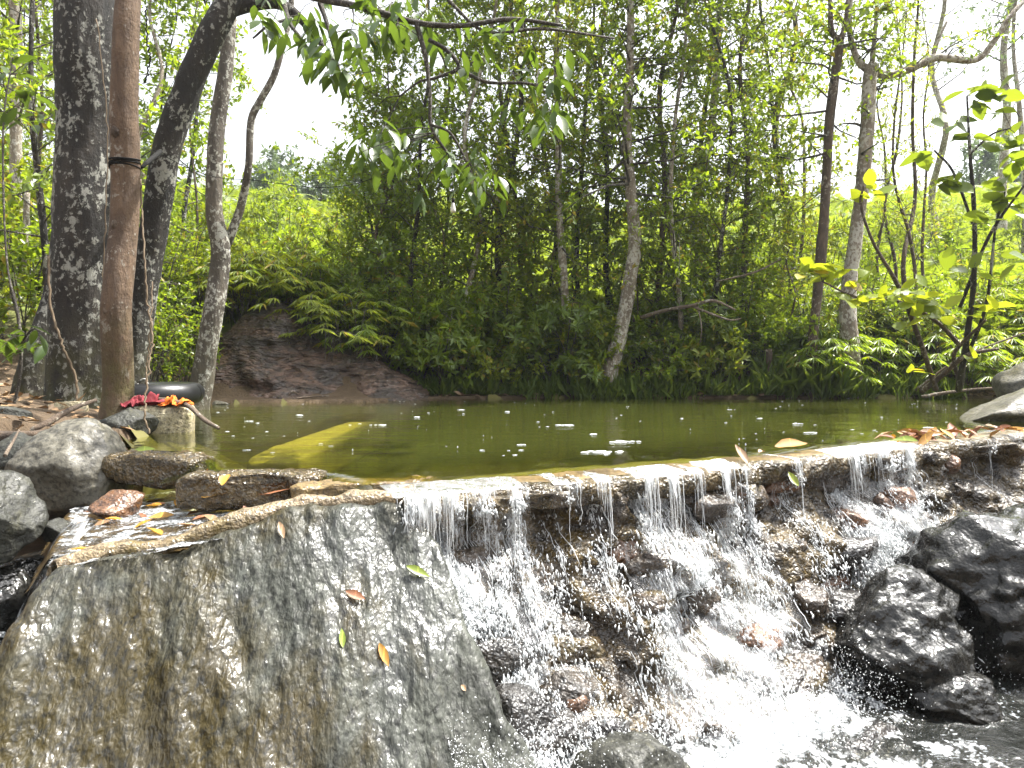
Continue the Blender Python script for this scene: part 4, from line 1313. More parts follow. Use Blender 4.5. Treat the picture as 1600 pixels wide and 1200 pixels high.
tree('tree', [(75, 600, 11), (74, 480, 11), (70, 400, 11), (62, 290, 10), (58, 180, 8), (55, 40, 7), (60, -120, 5)], 7.6, 'bark_dark', 'slim dark sapling behind the thick dark tree', sides=10, seed=6,
     crown=dict(t0=.35, t1=1, nb=28, blen=1.0, elev=20, nsub=6, twl=.34, tpl='oval', L=.10, nl=8), leafmat='leaf_mid')
tree('tree', [(-2, 600, 18), (6, 540, 17), (20, 470, 15), (34, 380, 11), (40, 300, 8)], 8.5, 'bark_pale', 'pale leaning stem in the left thicket', sides=10, seed=7)
tree('tree', [(22, 600, 20), (24, 450, 19), (26, 250, 18), (30, 100, 18), (32, -60, 16), (32, -260, 12)], 10.5, 'bark_pale', 'straight pale grey trunk deep in the left thicket', sides=14, seed=8,
     crown=dict(t0=.45, t1=1, nb=30, blen=1.5, elev=25, nsub=6, twl=.45, tpl='oval', L=.11, nl=8), leafmat='leaf_mid')

def wild_tree(name, X, Y, H, r, bark, label, group, seed, crown, leafmat, lean=0.06, sides=8, cat='tree', z=None):
    rng = np.random.RandomState(seed)
    z0 = gz1(X, Y) if z is None else z
    k = 7
    P = np.array([[X + lean * H * (i / 6) ** 1.3 * rng.uniform(-1, 1) + rng.normal() * .03 * H * (i > 0) * .5, Y + rng.normal() * .02 * H * (i > 0), z0 + H * i / 6] for i in range(k)])
    R = np.linspace(r, r * 0.25, k)
    Q = catmull(np.concatenate([P, R[:, None]], 1), 26)
    path, rad = Q[:, :3], np.maximum(Q[:, 3], .002)
    path, rad = sink(path, rad, .2)
    t = thing(name, (X, Y, z0), label, cat, group)
    v, f = tube(path, rad, sides, True, 0.10, seed, 8)
    mesh_obj('trunk', v, f, MAT[bark], t)
    mbw, mbl = MB(), MB()
    for c in (crown if isinstance(crown, list) else [crown]):
        branchy(rng, path, rad, mbw=mbw, mbl=mbl, **c)
    if mbw.n: mb_obj('twigs', mbw, MAT['twig'], t, kind='stuff')
    if mbl.n: mb_obj('crown', mbl, MAT[leafmat], t, kind='stuff')
    return t

def px_x(px, Y): return (px - 800) / F * Y

# left thicket: trees whose look differs only by place
rs = np.random.RandomState(77)
for j in range(13):
    Y = rs.uniform(8.5, 17)
    px = rs.uniform(-60, 110) if j < 9 else rs.uniform(215, 300)
    if j >= 9: Y = rs.uniform(11, 16)
    hh, rr, bk, lm = rs.uniform(5, 9), rs.uniform(.02, .05), rs.choice(['bark_dark', 'bark_brown', 'bark_pale']), rs.choice(['leaf_mid', 'leaf_yellow', 'leaf_mid'])
    wild_tree('tree', px_x(px, Y), Y, hh, rr, bk, 'slender ' + bk[5:] + ' barked tree with ' + {'leaf_mid': 'fresh green', 'leaf_yellow': 'yellowish'}[lm] + (' leaves in the left bank thicket' if j < 9 else ' leaves behind the forked grey tree'), 'left thicket trees', 200 + j,
              dict(t0=.08, t1=1, nb=44, blen=1.15, elev=15, nsub=6, twl=.36, tpl='oval', L=.11, nl=9, hang=.1), lm)

# ---------------- far bank trees
F1, _ = tree('tree', [(945, 614, 30), (955, 570, 26), (970, 520, 23), (984, 440, 21), (992, 380, 20), (985, 300, 17), (979, 220, 15), (982, 130, 13), (985, 40, 11), (985, -100, 9)], 9.9, 'bark_pale',
     'crooked white barked tree leaning at the middle of the far bank', sides=16, seed=21,
     crown=dict(t0=.55, t1=1, nb=46, blen=1.4, elev=15, nsub=7, twl=.38, tpl='oval', L=.09, nl=11), leafmat='leaf_mid')
tree('tree', [(893, 612, 15), (888, 540, 13), (881, 440, 12), (874, 330, 11), (872, 220, 9), (869, 110, 8), (872, -40, 6)], 10.2, 'bark_pale',
     'thin pale straight tree left of the crooked white tree', sides=10, seed=22,
     crown=dict(t0=.40, t1=1, nb=40, blen=1.1, elev=15, nsub=6, twl=.34, tpl='oval', L=.085, nl=10), leafmat='leaf_yellow')
tree('tree', [(1266, 620, 17), (1272, 520, 15), (1283, 400, 17), (1292, 285, 14), (1299, 185, 15), (1311, 80, 14), (1313, 60, 12)], 9.7, 'bark_brown',
     'slim brown tree standing in the water near the right bank', sides=12, seed=23,
     limbs=[[(1312, 66, 10), (1300, 48, 8), (1296, 0, 6), (1290, -90, 4)], [(1313, 62, 9), (1322, 30, 7), (1330, -60, 5)]],
     crown=[dict(on=0, t0=.55, t1=1, nb=20, blen=1.0, elev=10, nsub=5, twl=.32, tpl='round', L=.09, nl=6), dict(on=1, t0=.1, t1=1, nb=10, blen=.9, elev=10, nsub=5, twl=.35, tpl='round', L=.10, nl=6)], leafmat='leaf_mid')
tree('tree', [(1337, 617, 28), (1329, 545, 27), (1325, 470, 24), (1335, 380, 20), (1345, 285, 20), (1350, 200, 22), (1355, 125, 20), (1361, 104, 17)], 9.8, 'bark_pale',
     'stout tan trunk with wide forking limbs on the right far bank', sides=18, seed=24,
     limbs=[[(1358, 112, 13), (1338, 92, 10), (1326, 40, 9), (1330, -60, 8)], [(1360, 112, 14), (1392, 118, 12), (1440, 100, 12), (1462, 92, 12), (1520, 96, 10), (1546, 70, 9), (1570, 32, 8), (1605, -5, 6)], [(1361, 108, 9), (1366, 50, 6), (1372, -60, 5)], [(1455, 94, 7), (1466, 60, 5), (1478, 35, 4)]],
     crown=[dict(on=1, t0=.2, t1=1, nb=12, blen=.9, elev=15, nsub=5, twl=.33, tpl='oval', L=.08, nl=7), dict(on=2, t0=.15, t1=1, nb=9, blen=.5, elev=20, nsub=3, twl=.25, tpl='oval', L=.08, nl=5), dict(on=3, t0=.2, t1=1, nb=12, blen=.8, elev=15, nsub=5, twl=.3, tpl='oval', L=.08, nl=7), dict(on=0, t0=.55, t1=.95, nb=9, blen=.5, elev=15, nsub=4, twl=.25, tpl='oval', L=.07, nl=6)], leafmat='leaf_mid')
tree('tree_stump', [(1204, 617, 16), (1203, 580, 14), (1201, 546, 13)], 9.75, 'bark_brown', 'short broken grey stump at the far waterline', cat='stump', sides=12, seed=25)
THIN = [(733, 10.0, 6.5, .045, 'bark_pale'), (652, 10.4, 6, .035, 'bark_dark'), (792, 10.8, 7, .05, 'bark_dark'), (808, 11.5, 7.5, .04, 'bark_brown'), (905, 11.2, 7, .04, 'bark_dark'), (958, 11.0, 7, .05, 'bark_dark'), (1022, 10.6, 7.5, .05, 'bark_brown'), (1066, 10.1, 7, .04, 'bark_pale'),
        (1122, 10.4, 7.5, .035, 'bark_dark'), (1160, 11.0, 8, .045, 'bark_brown'), (1225, 11.5, 8, .04, 'bark_dark'), (690, 11.5, 5.5, .035, 'bark_brown'), (610, 10.8, 4.2, .03, 'bark_brown'), (850, 12.2, 8, .05, 'bark_dark'), (1095, 12.0, 8.5, .05, 'bark_dark'), (575, 11.6, 3.4, .03, 'bark_dark')]
for j, (px, Y, H, r, bk) in enumerate(THIN):
    wild_tree('tree', px_x(px, Y), Y, H, r, bk, {'bark_pale': 'thin pale barked', 'bark_dark': 'thin dark barked', 'bark_brown': 'thin brown barked'}[bk] + ' tree with ' + ['mid green', 'dark green', 'yellowish', 'mid green'][j % 4] + ' leaves in the far bank thicket', 'far bank thicket trees', 400 + j,
              [dict(t0=.22, t1=1, nb=54, blen=1.0, elev=28, nsub=7, twl=.36, tpl='oval', L=.088, nl=10, hang=.08), dict(t0=.05, t1=.25, nb=16, blen=.7, elev=25, nsub=5, twl=.28, tpl='oval', L=.085, nl=9)], ['leaf_mid', 'leaf_dark', 'leaf_yellow', 'leaf_mid'][j % 4], lean=.05)
for j, (px, Y, H, r) in enumerate([(1415, 10.6, 5.0, .03), (1425, 11.2, 6, .04), (1395, 11.8, 5.5, .03), (1450, 12.5, 5, .03), (1380, 13.0, 5.5, .03), (1240, 13, 6.5, .035)]):
    wild_tree('tree', px_x(px, Y), Y, H, r, 'bark_brown', 'sparse upright sapling behind the stout tan trunk', 'right bank saplings', 450 + j,
              dict(t0=.25, t1=1, nb=22, blen=.55, elev=45, nsub=3, twl=.28, tpl='lance', L=.09, nl=5), 'leaf_yellow', lean=.03)
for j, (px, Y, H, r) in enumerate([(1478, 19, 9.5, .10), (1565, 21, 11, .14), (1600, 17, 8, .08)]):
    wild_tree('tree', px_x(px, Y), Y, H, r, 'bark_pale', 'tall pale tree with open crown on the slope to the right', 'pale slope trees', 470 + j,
              dict(t0=.45, t1=1, nb=22, blen=1.9, elev=35, nsub=5, twl=.6, tpl='oval', L=.13, nl=6), 'leaf_far_hazed')

# ---------------- young trees filling the middle storey of the thicket
rs = np.random.RandomState(141)
for j in range(18):
    px = 590 + 38 * j + rs.uniform(-16, 16)
    Y = rs.uniform(10.2, 12.2)
    lm = ['leaf_mid', 'leaf_yellow', 'leaf_yellow', 'leaf_mid'][j % 4]
    wild_tree('sapling', px_x(px, Y), Y, rs.uniform(1.9, 3.4), .018, 'bark_brown', {'leaf_mid': 'young mid green', 'leaf_yellow': 'young yellowish', 'leaf_dark': 'young dark green'}[lm] + ' sapling filling the middle of the far bank thicket', 'far bank saplings ' + lm[5:], 1500 + j,
              dict(t0=.15, t1=1, nb=26, blen=.75, elev=25, nsub=6, twl=.28, tpl=['oval', 'lance'][j % 2], L=.095, nl=9, hang=.06), lm, lean=.08, sides=6, cat='sapling')

# ---------------- shrubs of the far bank
def shrub(name, X, Y, H, W, label, group, seed, leafmat, tpl, L, nl, style, nst=6, nb=8, blen=.4, nsub=4, z=None, hang=0.05):
    rng = np.random.RandomState(seed)
    z0 = gz1(X, Y) if z is None else z
    t = thing(name, (X, Y, z0), label, 'shrub', group)
    mbw, mbl = MB(), MB()
    for q_ in range(nst):
        az = rng.uniform(0, 2 * np.pi)
        e = np.array([X + math.cos(az) * W * rng.uniform(.2, .6), Y + math.sin(az) * W * rng.uniform(.2, .5), z0 + H * rng.uniform(.6, 1.05)])
        p0 = np.array([X + rng.normal() * .05, Y + rng.normal() * .05, z0 - .1])
        path = catmull([p0, (p0 + e) / 2 + rng.normal(size=3) * .08 + np.array([0, 0, .1]), e], 10)
        rad = np.linspace(.012, .003, 10)
        v, f = tube(path, rad, 4, False)
        mbw.add(v, f)
        branchy(rng, path, rad, .25, 1.0, nb, blen, 15, nsub, .16, tpl, L, nl, style, hang, mbw=mbw, mbl=mbl)
    mb_obj('stems', mbw, MAT['twig'], t, kind='stuff')
    mb_obj('foliage', mbl, MAT[leafmat], t, kind='stuff')
    return t
rs = np.random.RandomState(91)
for j in range(30):
    px = 545 + 24 * j + rs.uniform(-10, 10)
    Y = rs.uniform(9.9, 10.7) - (0.25 if px > 640 else -0.2)
    st = rs.choice(['rosette', 'alt'])
    lm = rs.choice(['leaf_mid', 'leaf_yellow', 'leaf_mid', 'leaf_dark']); hh = rs.uniform(.45, 1.35)
    lab = ('tall ' if hh > .9 else 'low ') + {'leaf_mid': 'fresh green ', 'leaf_yellow': 'yellowish ', 'leaf_dark': 'dark green '}[lm] + ('shrub with leaf rosettes' if st == 'rosette' else 'twiggy small leaved shrub') + ' crowding the far waterline'
    shrub('shrub', px_x(px, Y), Y, hh, rs.uniform(.6, 1.1), lab, 'far waterline shrubs', 500 + j,
          lm, 'lance' if st == 'rosette' else 'oval', .13 if st == 'rosette' else .085, 8, st, nst=5, nb=7, blen=.40, nsub=4)
for j in range(12):
    px = 1250 + 34 * j + rs.uniform(-10, 10)
    Y = rs.uniform(10.2, 11.4)
    shrub('shrub', px_x(px, Y), Y, rs.uniform(.7, 1.5), rs.uniform(.7, 1.1), 'yellow green leafy shrub on the right far bank', 'right bank shrubs', 560 + j, rs.choice(['leaf_mid', 'leaf_yellow']), 'lance', .10, 6, rs.choice(['rosette', 'alt']), nst=5, nb=5, blen=.35, nsub=3)
for j in range(16):
    px = 225 + 24 * j + rs.uniform(-12, 12)
    Y = rs.uniform(10.2, 12.0)
    shrub('shrub', px_x(px, Y), Y, rs.uniform(.5, 1.25), rs.uniform(.7, 1.2), 'bright leafy bush above the reddish outcrop', 'bushes above the outcrop', 580 + j, rs.choice(['leaf_yellow', 'leaf_mid', 'leaf_yellow']), 'lance', .085, 7, rs.choice(['rosette', 'alt']), nst=5, nb=6, blen=.38, nsub=3)
for j, (px, Y, H) in enumerate([(225, 7.9, 1.3), (255, 8.3, 1.2), (285, 8.6, 1.1), (238, 9.0, 1.9)]):
    shrub('shrub', px_x(px, Y), Y, H, .8, 'small leaved bush overhanging the black inner tube', 'bushes by the inner tube', 600 + j, 'leaf_mid', 'oval', .06, 8, 'alt', nst=6, nb=7, blen=.35, nsub=4, hang=.15)

# drooping fans of narrow leaves (forked ferns) hanging over the banks
def fern_clump(X, Y, z, seed, label, group, n=16, L=.3, mat='leaf_mid'):
    rng = np.random.RandomState(seed)
    t = thing('fern', (X, Y, z), label, 'fern', group)
    mbw, mbl = MB(), MB()
    for q_ in range(n):
        az = rng.uniform(0, 2 * np.pi)
        d = np.array([math.cos(az), math.sin(az), 0])
        p0 = np.array([X, Y, z - .05]) + rng.normal(size=3) * np.array([.15, .15, .02])
        h = rng.uniform(.25, .75)
        p1 = p0 + np.array([0, 0, h]) + d * .15
        p2 = p1 + d * rng.uniform(.15, .4) + np.array([0, 0, -.05])
        path = catmull([p0, p1, p2], 7)
        v, f = tube(path, .004, 3, False); mbw.add(v, f)
        for c in (path[4], path[6]):
            m_ = 9
            a2 = np.linspace(-1.5, 1.5, m_) + rng.normal() * .3
            base = az
            D = np.stack([np.cos(base + a2), np.sin(base + a2), np.full(m_, -.28)], -1)
            put_leaves(mbl, TPL['narrow'], np.tile(c, (m_, 1)), D, np.tile(UP, (m_, 1)) + .2 * rng.normal(size=(m_, 3)), L * rng.uniform(.6, 1.1, m_) * .75, rng)
    mb_obj('stalks', mbw, MAT['twig'], t, kind='stuff')
    mb_obj('fronds', mbl, MAT[mat], t, kind='stuff')
rs = np.random.RandomState(93)
for j in range(22):
    px = rs.uniform(300, 600); Y = rs.uniform(9.6, 10.4)
    X = px_x(px, Y)
    fern_clump(X, Y - (.35 if j % 2 else 0), gz1(X, Y) + (.30 if px < 470 else .05), 620 + j, ['fresh green', 'yellowish'][j % 2] + ' drooping fern ' + ('above the high end' if px < 470 else 'along the low end') + ' of the reddish outcrop', 'ferns over the outcrop', 12, .28, ['leaf_mid', 'leaf_yellow'][j % 2])
for j in range(26):
    px = rs.uniform(1270, 1640); Y = rs.uniform(9.8, 11.2)
    X = px_x(px, Y)
    fern_clump(X, Y, gz1(X, Y), 660 + j, ['fresh green', 'yellowish', 'fresh green'][j % 3] + ' drooping fern ' + ('around the stout tan trunk' if px < 1440 else 'around the round leaved sapling') + ' on the far bank', 'ferns on the right bank', 14, .30, ['leaf_mid', 'leaf_yellow', 'leaf_mid'][j % 3])

# grass tufts along the waterline (uncountable)
mbg = MB()
rs = np.random.RandomState(95)
def blade_tuft(mb, p, n, h, rng):
    D = rng.normal(size=(n, 3)) * np.array([.45, .45, 0]) + np.array([0, 0, 1.0])
    P = p + rng.normal(size=(n, 3)) * np.array([.05, .05, 0])
    put_leaves(mb, leaf_tpl(0.07, .1, .45), P, D, rng.normal(size=(n, 3)) + 1e-3, h * rng.uniform(.5, 1.2, n), rng)
for j in range(330):
    px = rs.uniform(630, 1500); Y = 9.62 + abs(rs.normal()) * .22
    X = px_x(px, Y)
    blade_tuft(mbg, np.array([X, Y, max(gz1(X, Y), -.03)]), 14, rs.uniform(.12, .34) * (1.7 if 1190 < px < 1330 or 880 < px < 920 else 1), rs)
v, f, t_ = mbg.arrays()
tag(mesh_obj('grass', v, f, MAT['grass'], tint=t_, origin=(0, 9.6, 0)), 'fresh green grass tufts fringing the far waterline', 'grass', kind='stuff')

# hillside fern cover (uncountable)
def frond_tpl(n=11):
    v, f = [], []
    for k in range(n):
        y = 0.12 + 0.85 * k / n
        L = 0.26 * math.sin(math.pi * (0.15 + 0.85 * (1 - k / n))) + .03
        z = 0.55 * y - 0.75 * y * y
        for s in (-1, 1):
            b = len(v)
            v += [[0, y - .035, z], [0, y + .035, z], [s * L, y + .10, z - .10 * L - .03]]
            f.append([b, b + 1, b + 2] if s > 0 else [b + 1, b, b + 2])
    return np.array(v), np.array(f)
FR = frond_tpl()
mbh = MB()
rs = np.random.RandomState(97)
NF = 13500
Y = 10.6 + 36 * rs.rand(NF) ** 1.7
X = (rs.uniform(-60, 1680, NF) - 800) / F * Y
Z, dp_, _dd = ground_z(X, Y)
az = rs.uniform(0, 2 * np.pi, NF)
D = np.stack([np.cos(az) * .8, np.sin(az) * .8, rs.uniform(.4, 1.2, NF)], -1)
put_leaves(mbh, FR, np.stack([X, Y, Z], -1), D, np.tile(UP, (NF, 1)) + .3 * rs.normal(size=(NF, 3)), (.45 + .012 * Y) * rs.uniform(.6, 1.25, NF), rs)
v, f, t_ = mbh.arrays()
tag(mesh_obj('fern_cover', v, f, MAT['leaf_fern'], tint=t_, origin=(0, 20, 3)), 'sunlit yellow green fern cover all over the hillside', 'ferns', kind='stuff')
# bushes standing in the hillside ferns
rs = np.random.RandomState(98)
for j in range(22):
    px = rs.uniform(230, 600) if j < 13 else rs.uniform(1230, 1620)
    Y = rs.uniform(12.5, 26)
    shrub('shrub', px_x(px, Y), Y, rs.uniform(.9, 2.0), rs.uniform(1.0, 1.8), 'light green bush standing among the hillside ferns', 'hillside bushes', 700 + j, rs.choice(['leaf_yellow', 'leaf_fern', 'leaf_mid']), 'lance', .14, 6, 'alt', nst=5, nb=6, blen=.55, nsub=3)
# far trees on the skyline
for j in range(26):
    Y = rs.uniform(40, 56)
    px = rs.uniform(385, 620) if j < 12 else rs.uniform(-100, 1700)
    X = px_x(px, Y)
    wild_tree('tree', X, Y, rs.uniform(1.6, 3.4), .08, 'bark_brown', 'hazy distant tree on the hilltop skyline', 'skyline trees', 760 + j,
              dict(t0=.15, t1=1, nb=24, blen=1.2, elev=20, nsub=6, twl=.6, tpl='oval', L=.30, nl=7), 'leaf_far_hazed', sides=6)

# ---------------- overhanging branch with big hanging leaves
def part_leaf_mesh(name, tpl, mat):
    v, f = TPL[tpl]
    return make_mesh(name, v, f, MAT[mat])
LM_near = part_leaf_mesh('leaf', 'lance_rich', 'leaf_near')
LM_near2 = part_leaf_mesh('leaf', 'oval_rich', 'leaf_near')
LM_round = part_leaf_mesh('leaf', 'round_rich', 'leaf_round')
LM_lime = part_leaf_mesh('leaf', 'lime_rich', 'leaf_lime')

def leaf_obj(me, parent, p, d, nrm, L):
    d = np.asarray(d, float); d = d / np.linalg.norm(d)
    x = np.cross(d, nrm); x /= np.linalg.norm(x) + 1e-9
    z = np.cross(x, d)
    o = bpy.data.objects.new('leaf', me)
    COL.objects.link(o)
    o.parent = parent
    lp = np.asarray(p) - np.array(parent.location) - (np.array(parent.parent.location) if parent.parent else 0)
    M = Matrix(((x[0] * L, d[0] * L, z[0] * L, lp[0]), (x[1] * L, d[1] * L, z[1] * L, lp[1]), (x[2] * L, d[2] * L, z[2] * L, lp[2]), (0, 0, 0, 1)))
    o.matrix_local = M
    return o

def leafy_branch(name, lines, clusters, label, cat, bark, leaf_me, L, hang, seed, rscale=1.0, base=None, per=(5, 9)):
    """lines: pixel polylines with distance and width; clusters: (px, py, Y) spots where leaves hang"""
    rng = np.random.RandomState(seed)
    first = at(*lines[0][0][:3])
    t = thing(name, first if base is None else base, label, cat)
    pts_all, bos, own = [], [], []
    for ln in lines:
        P = np.array([at(a, b, c) for a, b, c, w in ln]); R = np.array([w / 2 / F * c for a, b, c, w in ln])
        Q = catmull(np.concatenate([P, R[:, None]], 1), max(10, 6 * len(ln)))
        v, f = tube(Q[:, :3], np.maximum(Q[:, 3], .0015), 8, True, .12, seed, 14)
        bos.append(mesh_obj('branch', v, f, MAT[bark], t))
        pts_all.append(Q[:, :3]); own += [len(bos) - 1] * len(Q)
    PA = np.vstack(pts_all)
    mbt = MB()
    for (px, py, Y, n) in clusters:
        c = at(px, py, Y)
        k = np.argmin(np.linalg.norm(PA - c, axis=1))
        a = PA[k]
        v, f = tube(catmull([a, (a + c) / 2 + rng.normal(size=3) * .03 + np.array([0, 0, .03]), c], 6), np.linspace(.004, .002, 6), 4, False)
        mbt.add(v, f)
        for q_ in range(n):
            az = rng.uniform(0, 2 * np.pi)
            d = np.array([math.cos(az) * .75, math.sin(az) * .75, -hang + rng.normal() * .3])
            nr = np.array([math.cos(az) * .8, math.sin(az) * .8, .6]) + rng.normal(size=3) * .3
            me = leaf_me[q_ % len(leaf_me)]
            leaf_obj(me, bos[own[k]], c + rng.normal(size=3) * np.array([.05, .05, .03]), d, nr, L * rng.uniform(.7, 1.15))
    if mbt.n: mb_obj('twigs', mbt, MAT[bark], t, kind='stuff')
    return t
rs = np.random.RandomState(99)
YO = 4.6
lines = [[(395, -40, 5.6, 16), (470, -10, 5.0, 13), (560, 10, YO, 11), (650, 35, YO, 9), (720, 40, YO, 8), (800, 30, YO, 7), (880, 40, YO, 5)],
         [(650, 35, YO, 8), (665, 90, YO, 7), (672, 150, YO, 6), (674, 200, YO, 5), (700, 240, YO, 4)],
         [(670, 62, YO, 7), (700, 80, YO, 7), (716, 106, YO, 6), (680, 122, YO, 5), (655, 128, YO, 4), (625, 150, YO, 3)],
         [(716, 106, YO, 6), (760, 128, YO, 6), (820, 130, YO, 5), (870, 140, YO, 4)],
         [(674, 195, YO, 5), (700, 205, YO, 4), (715, 225, YO, 4), (730, 255, YO, 3)],
         [(700, 0, YO, 6), (760, 50, YO, 5), (850, 45, YO, 5), (960, 60, 4.9, 3)],
         [(500, 5, 4.9, 9), (515, 50, 4.8, 6), (530, 110, 4.7, 4)]]
cl = []
def region(n, x0, x1, y0, y1, m0, m1, Y0=4.3, Y1=5.0):
    for _ in range(n):
        cl.append((rs.uniform(x0, x1), rs.uniform(y0, y1), rs.uniform(Y0, Y1), rs.randint(m0, m1)))
region(20, 500, 670, -20, 90, 5, 9)
region(5, 505, 560, 90, 130, 5, 8)
region(8, 660, 880, 20, 80, 3, 5)
region(7, 715, 880, 95, 135, 4, 6)
region(5, 770, 890, 165, 190, 6, 10)
region(12, 560, 720, 180, 265, 4, 7)
region(8, 630, 770, 245, 290, 5, 8)
region(4, 640, 800, 290, 320, 2, 4)
leafy_branch('overhanging_branch', lines, cl, 'dark overhanging branch with large hanging pointed leaves', 'branch', 'twig', [LM_near, LM_near2], .145, .75, 5, base=at(395, -40, 5.6))
# smaller-leaved crown spray behind it, at the top middle
wild_tree('tree', px_x(770, 8.2), 12.4, 9.5, .07, 'bark_dark', 'tall fine leaved tree whose crown closes over the pool', None, 811, [dict(t0=.5, t1=1, nb=64, blen=2.3, elev=15, nsub=8, twl=.45, tpl='oval', L=.085, nl=10, hang=.1)], 'leaf_mid')
wild_tree('tree', px_x(1215, 12.6), 12.6, 9.2, .07, 'bark_brown', 'tall airy small leaved tree between the dense crown and the slim brown tree', None, 813, [dict(t0=.35, t1=1, nb=56, blen=1.6, elev=25, nsub=8, twl=.42, tpl='oval', L=.088, nl=9, hang=.05)], 'leaf_mid')
wild_tree('tree', px_x(1110, 11.5), 11.5, 9.0, .08, 'bark_pale', 'tall dense small leaved tree behind the crooked white tree', None, 812, [dict(t0=.3, t1=1, nb=64, blen=1.7, elev=8, nsub=8, twl=.42, tpl='oval', L=.088, nl=10, hang=.05)], 'leaf_mid')

# leaves near the top-left limb, (370-560, 0-130)
cl = []
region(12, 385, 500, -10, 70, 4, 6, 5.6, 6.2)
leafy_branch('overhanging_branch', [[(440, -20, 6.2, 9), (450, 30, 6.0, 7), (470, 60, 5.9, 5), (500, 100, 5.8, 3)], [(450, 30, 6, 6), (420, 40, 5.9, 4), (395, 60, 5.9, 3)]], cl, 'short leafy branch hanging from the arching dark trunk', 'branch', 'twig', [LM_near, LM_near2], .20, .7, 6)

# round-leaved sapling at right
cl = []
region(5, 1470, 1560, 120, 190, 4, 7, 7.4, 7.9)
region(7, 1440, 1600, 180, 260, 4, 7, 7.4, 7.9)
region(7, 1480, 1610, 270, 350, 3, 6, 7.3, 7.9)
region(4, 1490, 1600, 380, 430, 2, 4, 7.3, 7.9)
leafy_branch('sapling', [[(1498, 610, 8.6, 11), (1512, 520, 8.2, 9), (1522, 430, 7.9, 8), (1522, 330, 7.7, 7), (1515, 230, 7.6, 5), (1511, 150, 7.6, 3)], [(1520, 350, 7.7, 5), (1490, 270, 7.6, 4), (1460, 235, 7.6, 3)], [(1500, 480, 8.1, 6), (1545, 370, 7.8, 5), (1600, 290, 7.6, 3)], [(1516, 240, 7.6, 4), (1550, 210, 7.6, 3), (1580, 200, 7.6, 2)], [(1505, 570, 8.4, 7), (1540, 480, 8.0, 5), (1555, 360, 7.8, 4), (1570, 300, 7.8, 3)]],
             cl, 'dark stemmed sapling with large round leaves at the right bank', 'sapling', 'bark_dark', [LM_round], .24, .05, 15, base=np.array([*at(1498, 610, 8.6)[:2], at(1498, 610, 8.6)[2]]))
# lime leaved shrub
cl = [(1270, 425, 7.6, 6), (1290, 428, 7.6, 6), (1385, 462, 7.7, 6), (1450, 470, 7.8, 6), (1500, 500, 7.9, 5), (1410, 500, 7.9, 4), (1310, 432, 7.6, 5), (1345, 440, 7.6, 4), (1330, 470, 7.6, 5), (1400, 455, 7.7, 5), (1420, 465, 7.7, 4), (1440, 450, 7.8, 3), (1465, 490, 7.8, 5), (1480, 480, 7.8, 3), (1545, 485, 7.8, 5), (1520, 560, 8.2, 3), (1360, 425, 7.7, 2), (1425, 580, 8.6, 3), (1365, 300, 7.8, 5), (1340, 310, 7.8, 3)]
leafy_branch('lime_shrub', [[(1462, 608, 8.7, 9), (1440, 540, 8.3, 8), (1405, 450, 7.9, 7), (1365, 380, 7.8, 5), (1345, 320, 7.8, 4), (1350, 290, 7.8, 3)], [(1500, 540, 8.3, 7), (1460, 500, 8, 6), (1400, 470, 7.8, 5), (1340, 465, 7.7, 4), (1285, 440, 7.6, 3)], [(1500, 600, 8.7, 7), (1490, 560, 8.4, 6), (1500, 540, 8.3, 6), (1540, 500, 7.9, 4)], [(1440, 612, 8.8, 9), (1480, 580, 8.5, 8), (1510, 555, 8.3, 7), (1560, 545, 8.2, 5)]],
             cl, 'leaning shrub with glowing yellow green oval leaves over the right bank', 'shrub', 'bark_brown', [LM_lime], .23, -.15, 16, base=at(1462, 608, 8.7))
# bare crooked branches reaching over the water
bb = thing('bare_branch', at(1075, 520, 10.0), 'bare pale crooked branch reaching over the water from the thicket', 'branch')
rs = np.random.RandomState(12)
for ln in [[(990, 500, 10.2, 7), (1040, 485, 9.8, 6), (1080, 478, 9.6, 6), (1115, 470, 9.5, 5), (1150, 485, 9.4, 3)], [(1080, 478, 9.6, 4), (1110, 490, 9.5, 4), (1140, 500, 9.4, 3), (1158, 498, 9.4, 2)], [(1090, 476, 9.6, 3), (1096, 510, 9.5, 2), (1094, 535, 9.5, 1.5)], [(1120, 440, 9.9, 3), (1180, 425, 9.8, 3), (1220, 405, 9.8, 2)]]:
    p, r = np.array([at(a, b, c) for a, b, c, w in ln]), np.array([w / 2 / F * c for a, b, c, w in ln])
    Q = catmull(np.concatenate([p, r[:, None]], 1), 20)
    v, f = tube(Q[:, :3], np.maximum(Q[:, 3], .002), 7, True, .1, 3, 14)
    mesh_obj('branch', v, f, MAT['dead_wood'], bb)
# leaves at the left edge in front of the thicket
cl = []
region(6, 0, 70, 500, 545, 3, 5, 5.0, 5.4)
region(5, 0, 60, 90, 210, 4, 6, 5.2, 5.8)
leafy_branch('sapling', [[(20, 640, 5.3, 6), (32, 580, 5.3, 5), (30, 500, 5.3, 4), (10, 400, 5.4, 3), (5, 200, 5.5, 3), (20, 90, 5.6, 2)], [(31, 540, 5.3, 4), (50, 515, 5.2, 3), (70, 520, 5.1, 2)]], cl, 'drooping leafy sapling beside the leaning slate', 'sapling', 'twig', [LM_near2], .16, .35, 19, base=at(20, 640, 5.3))


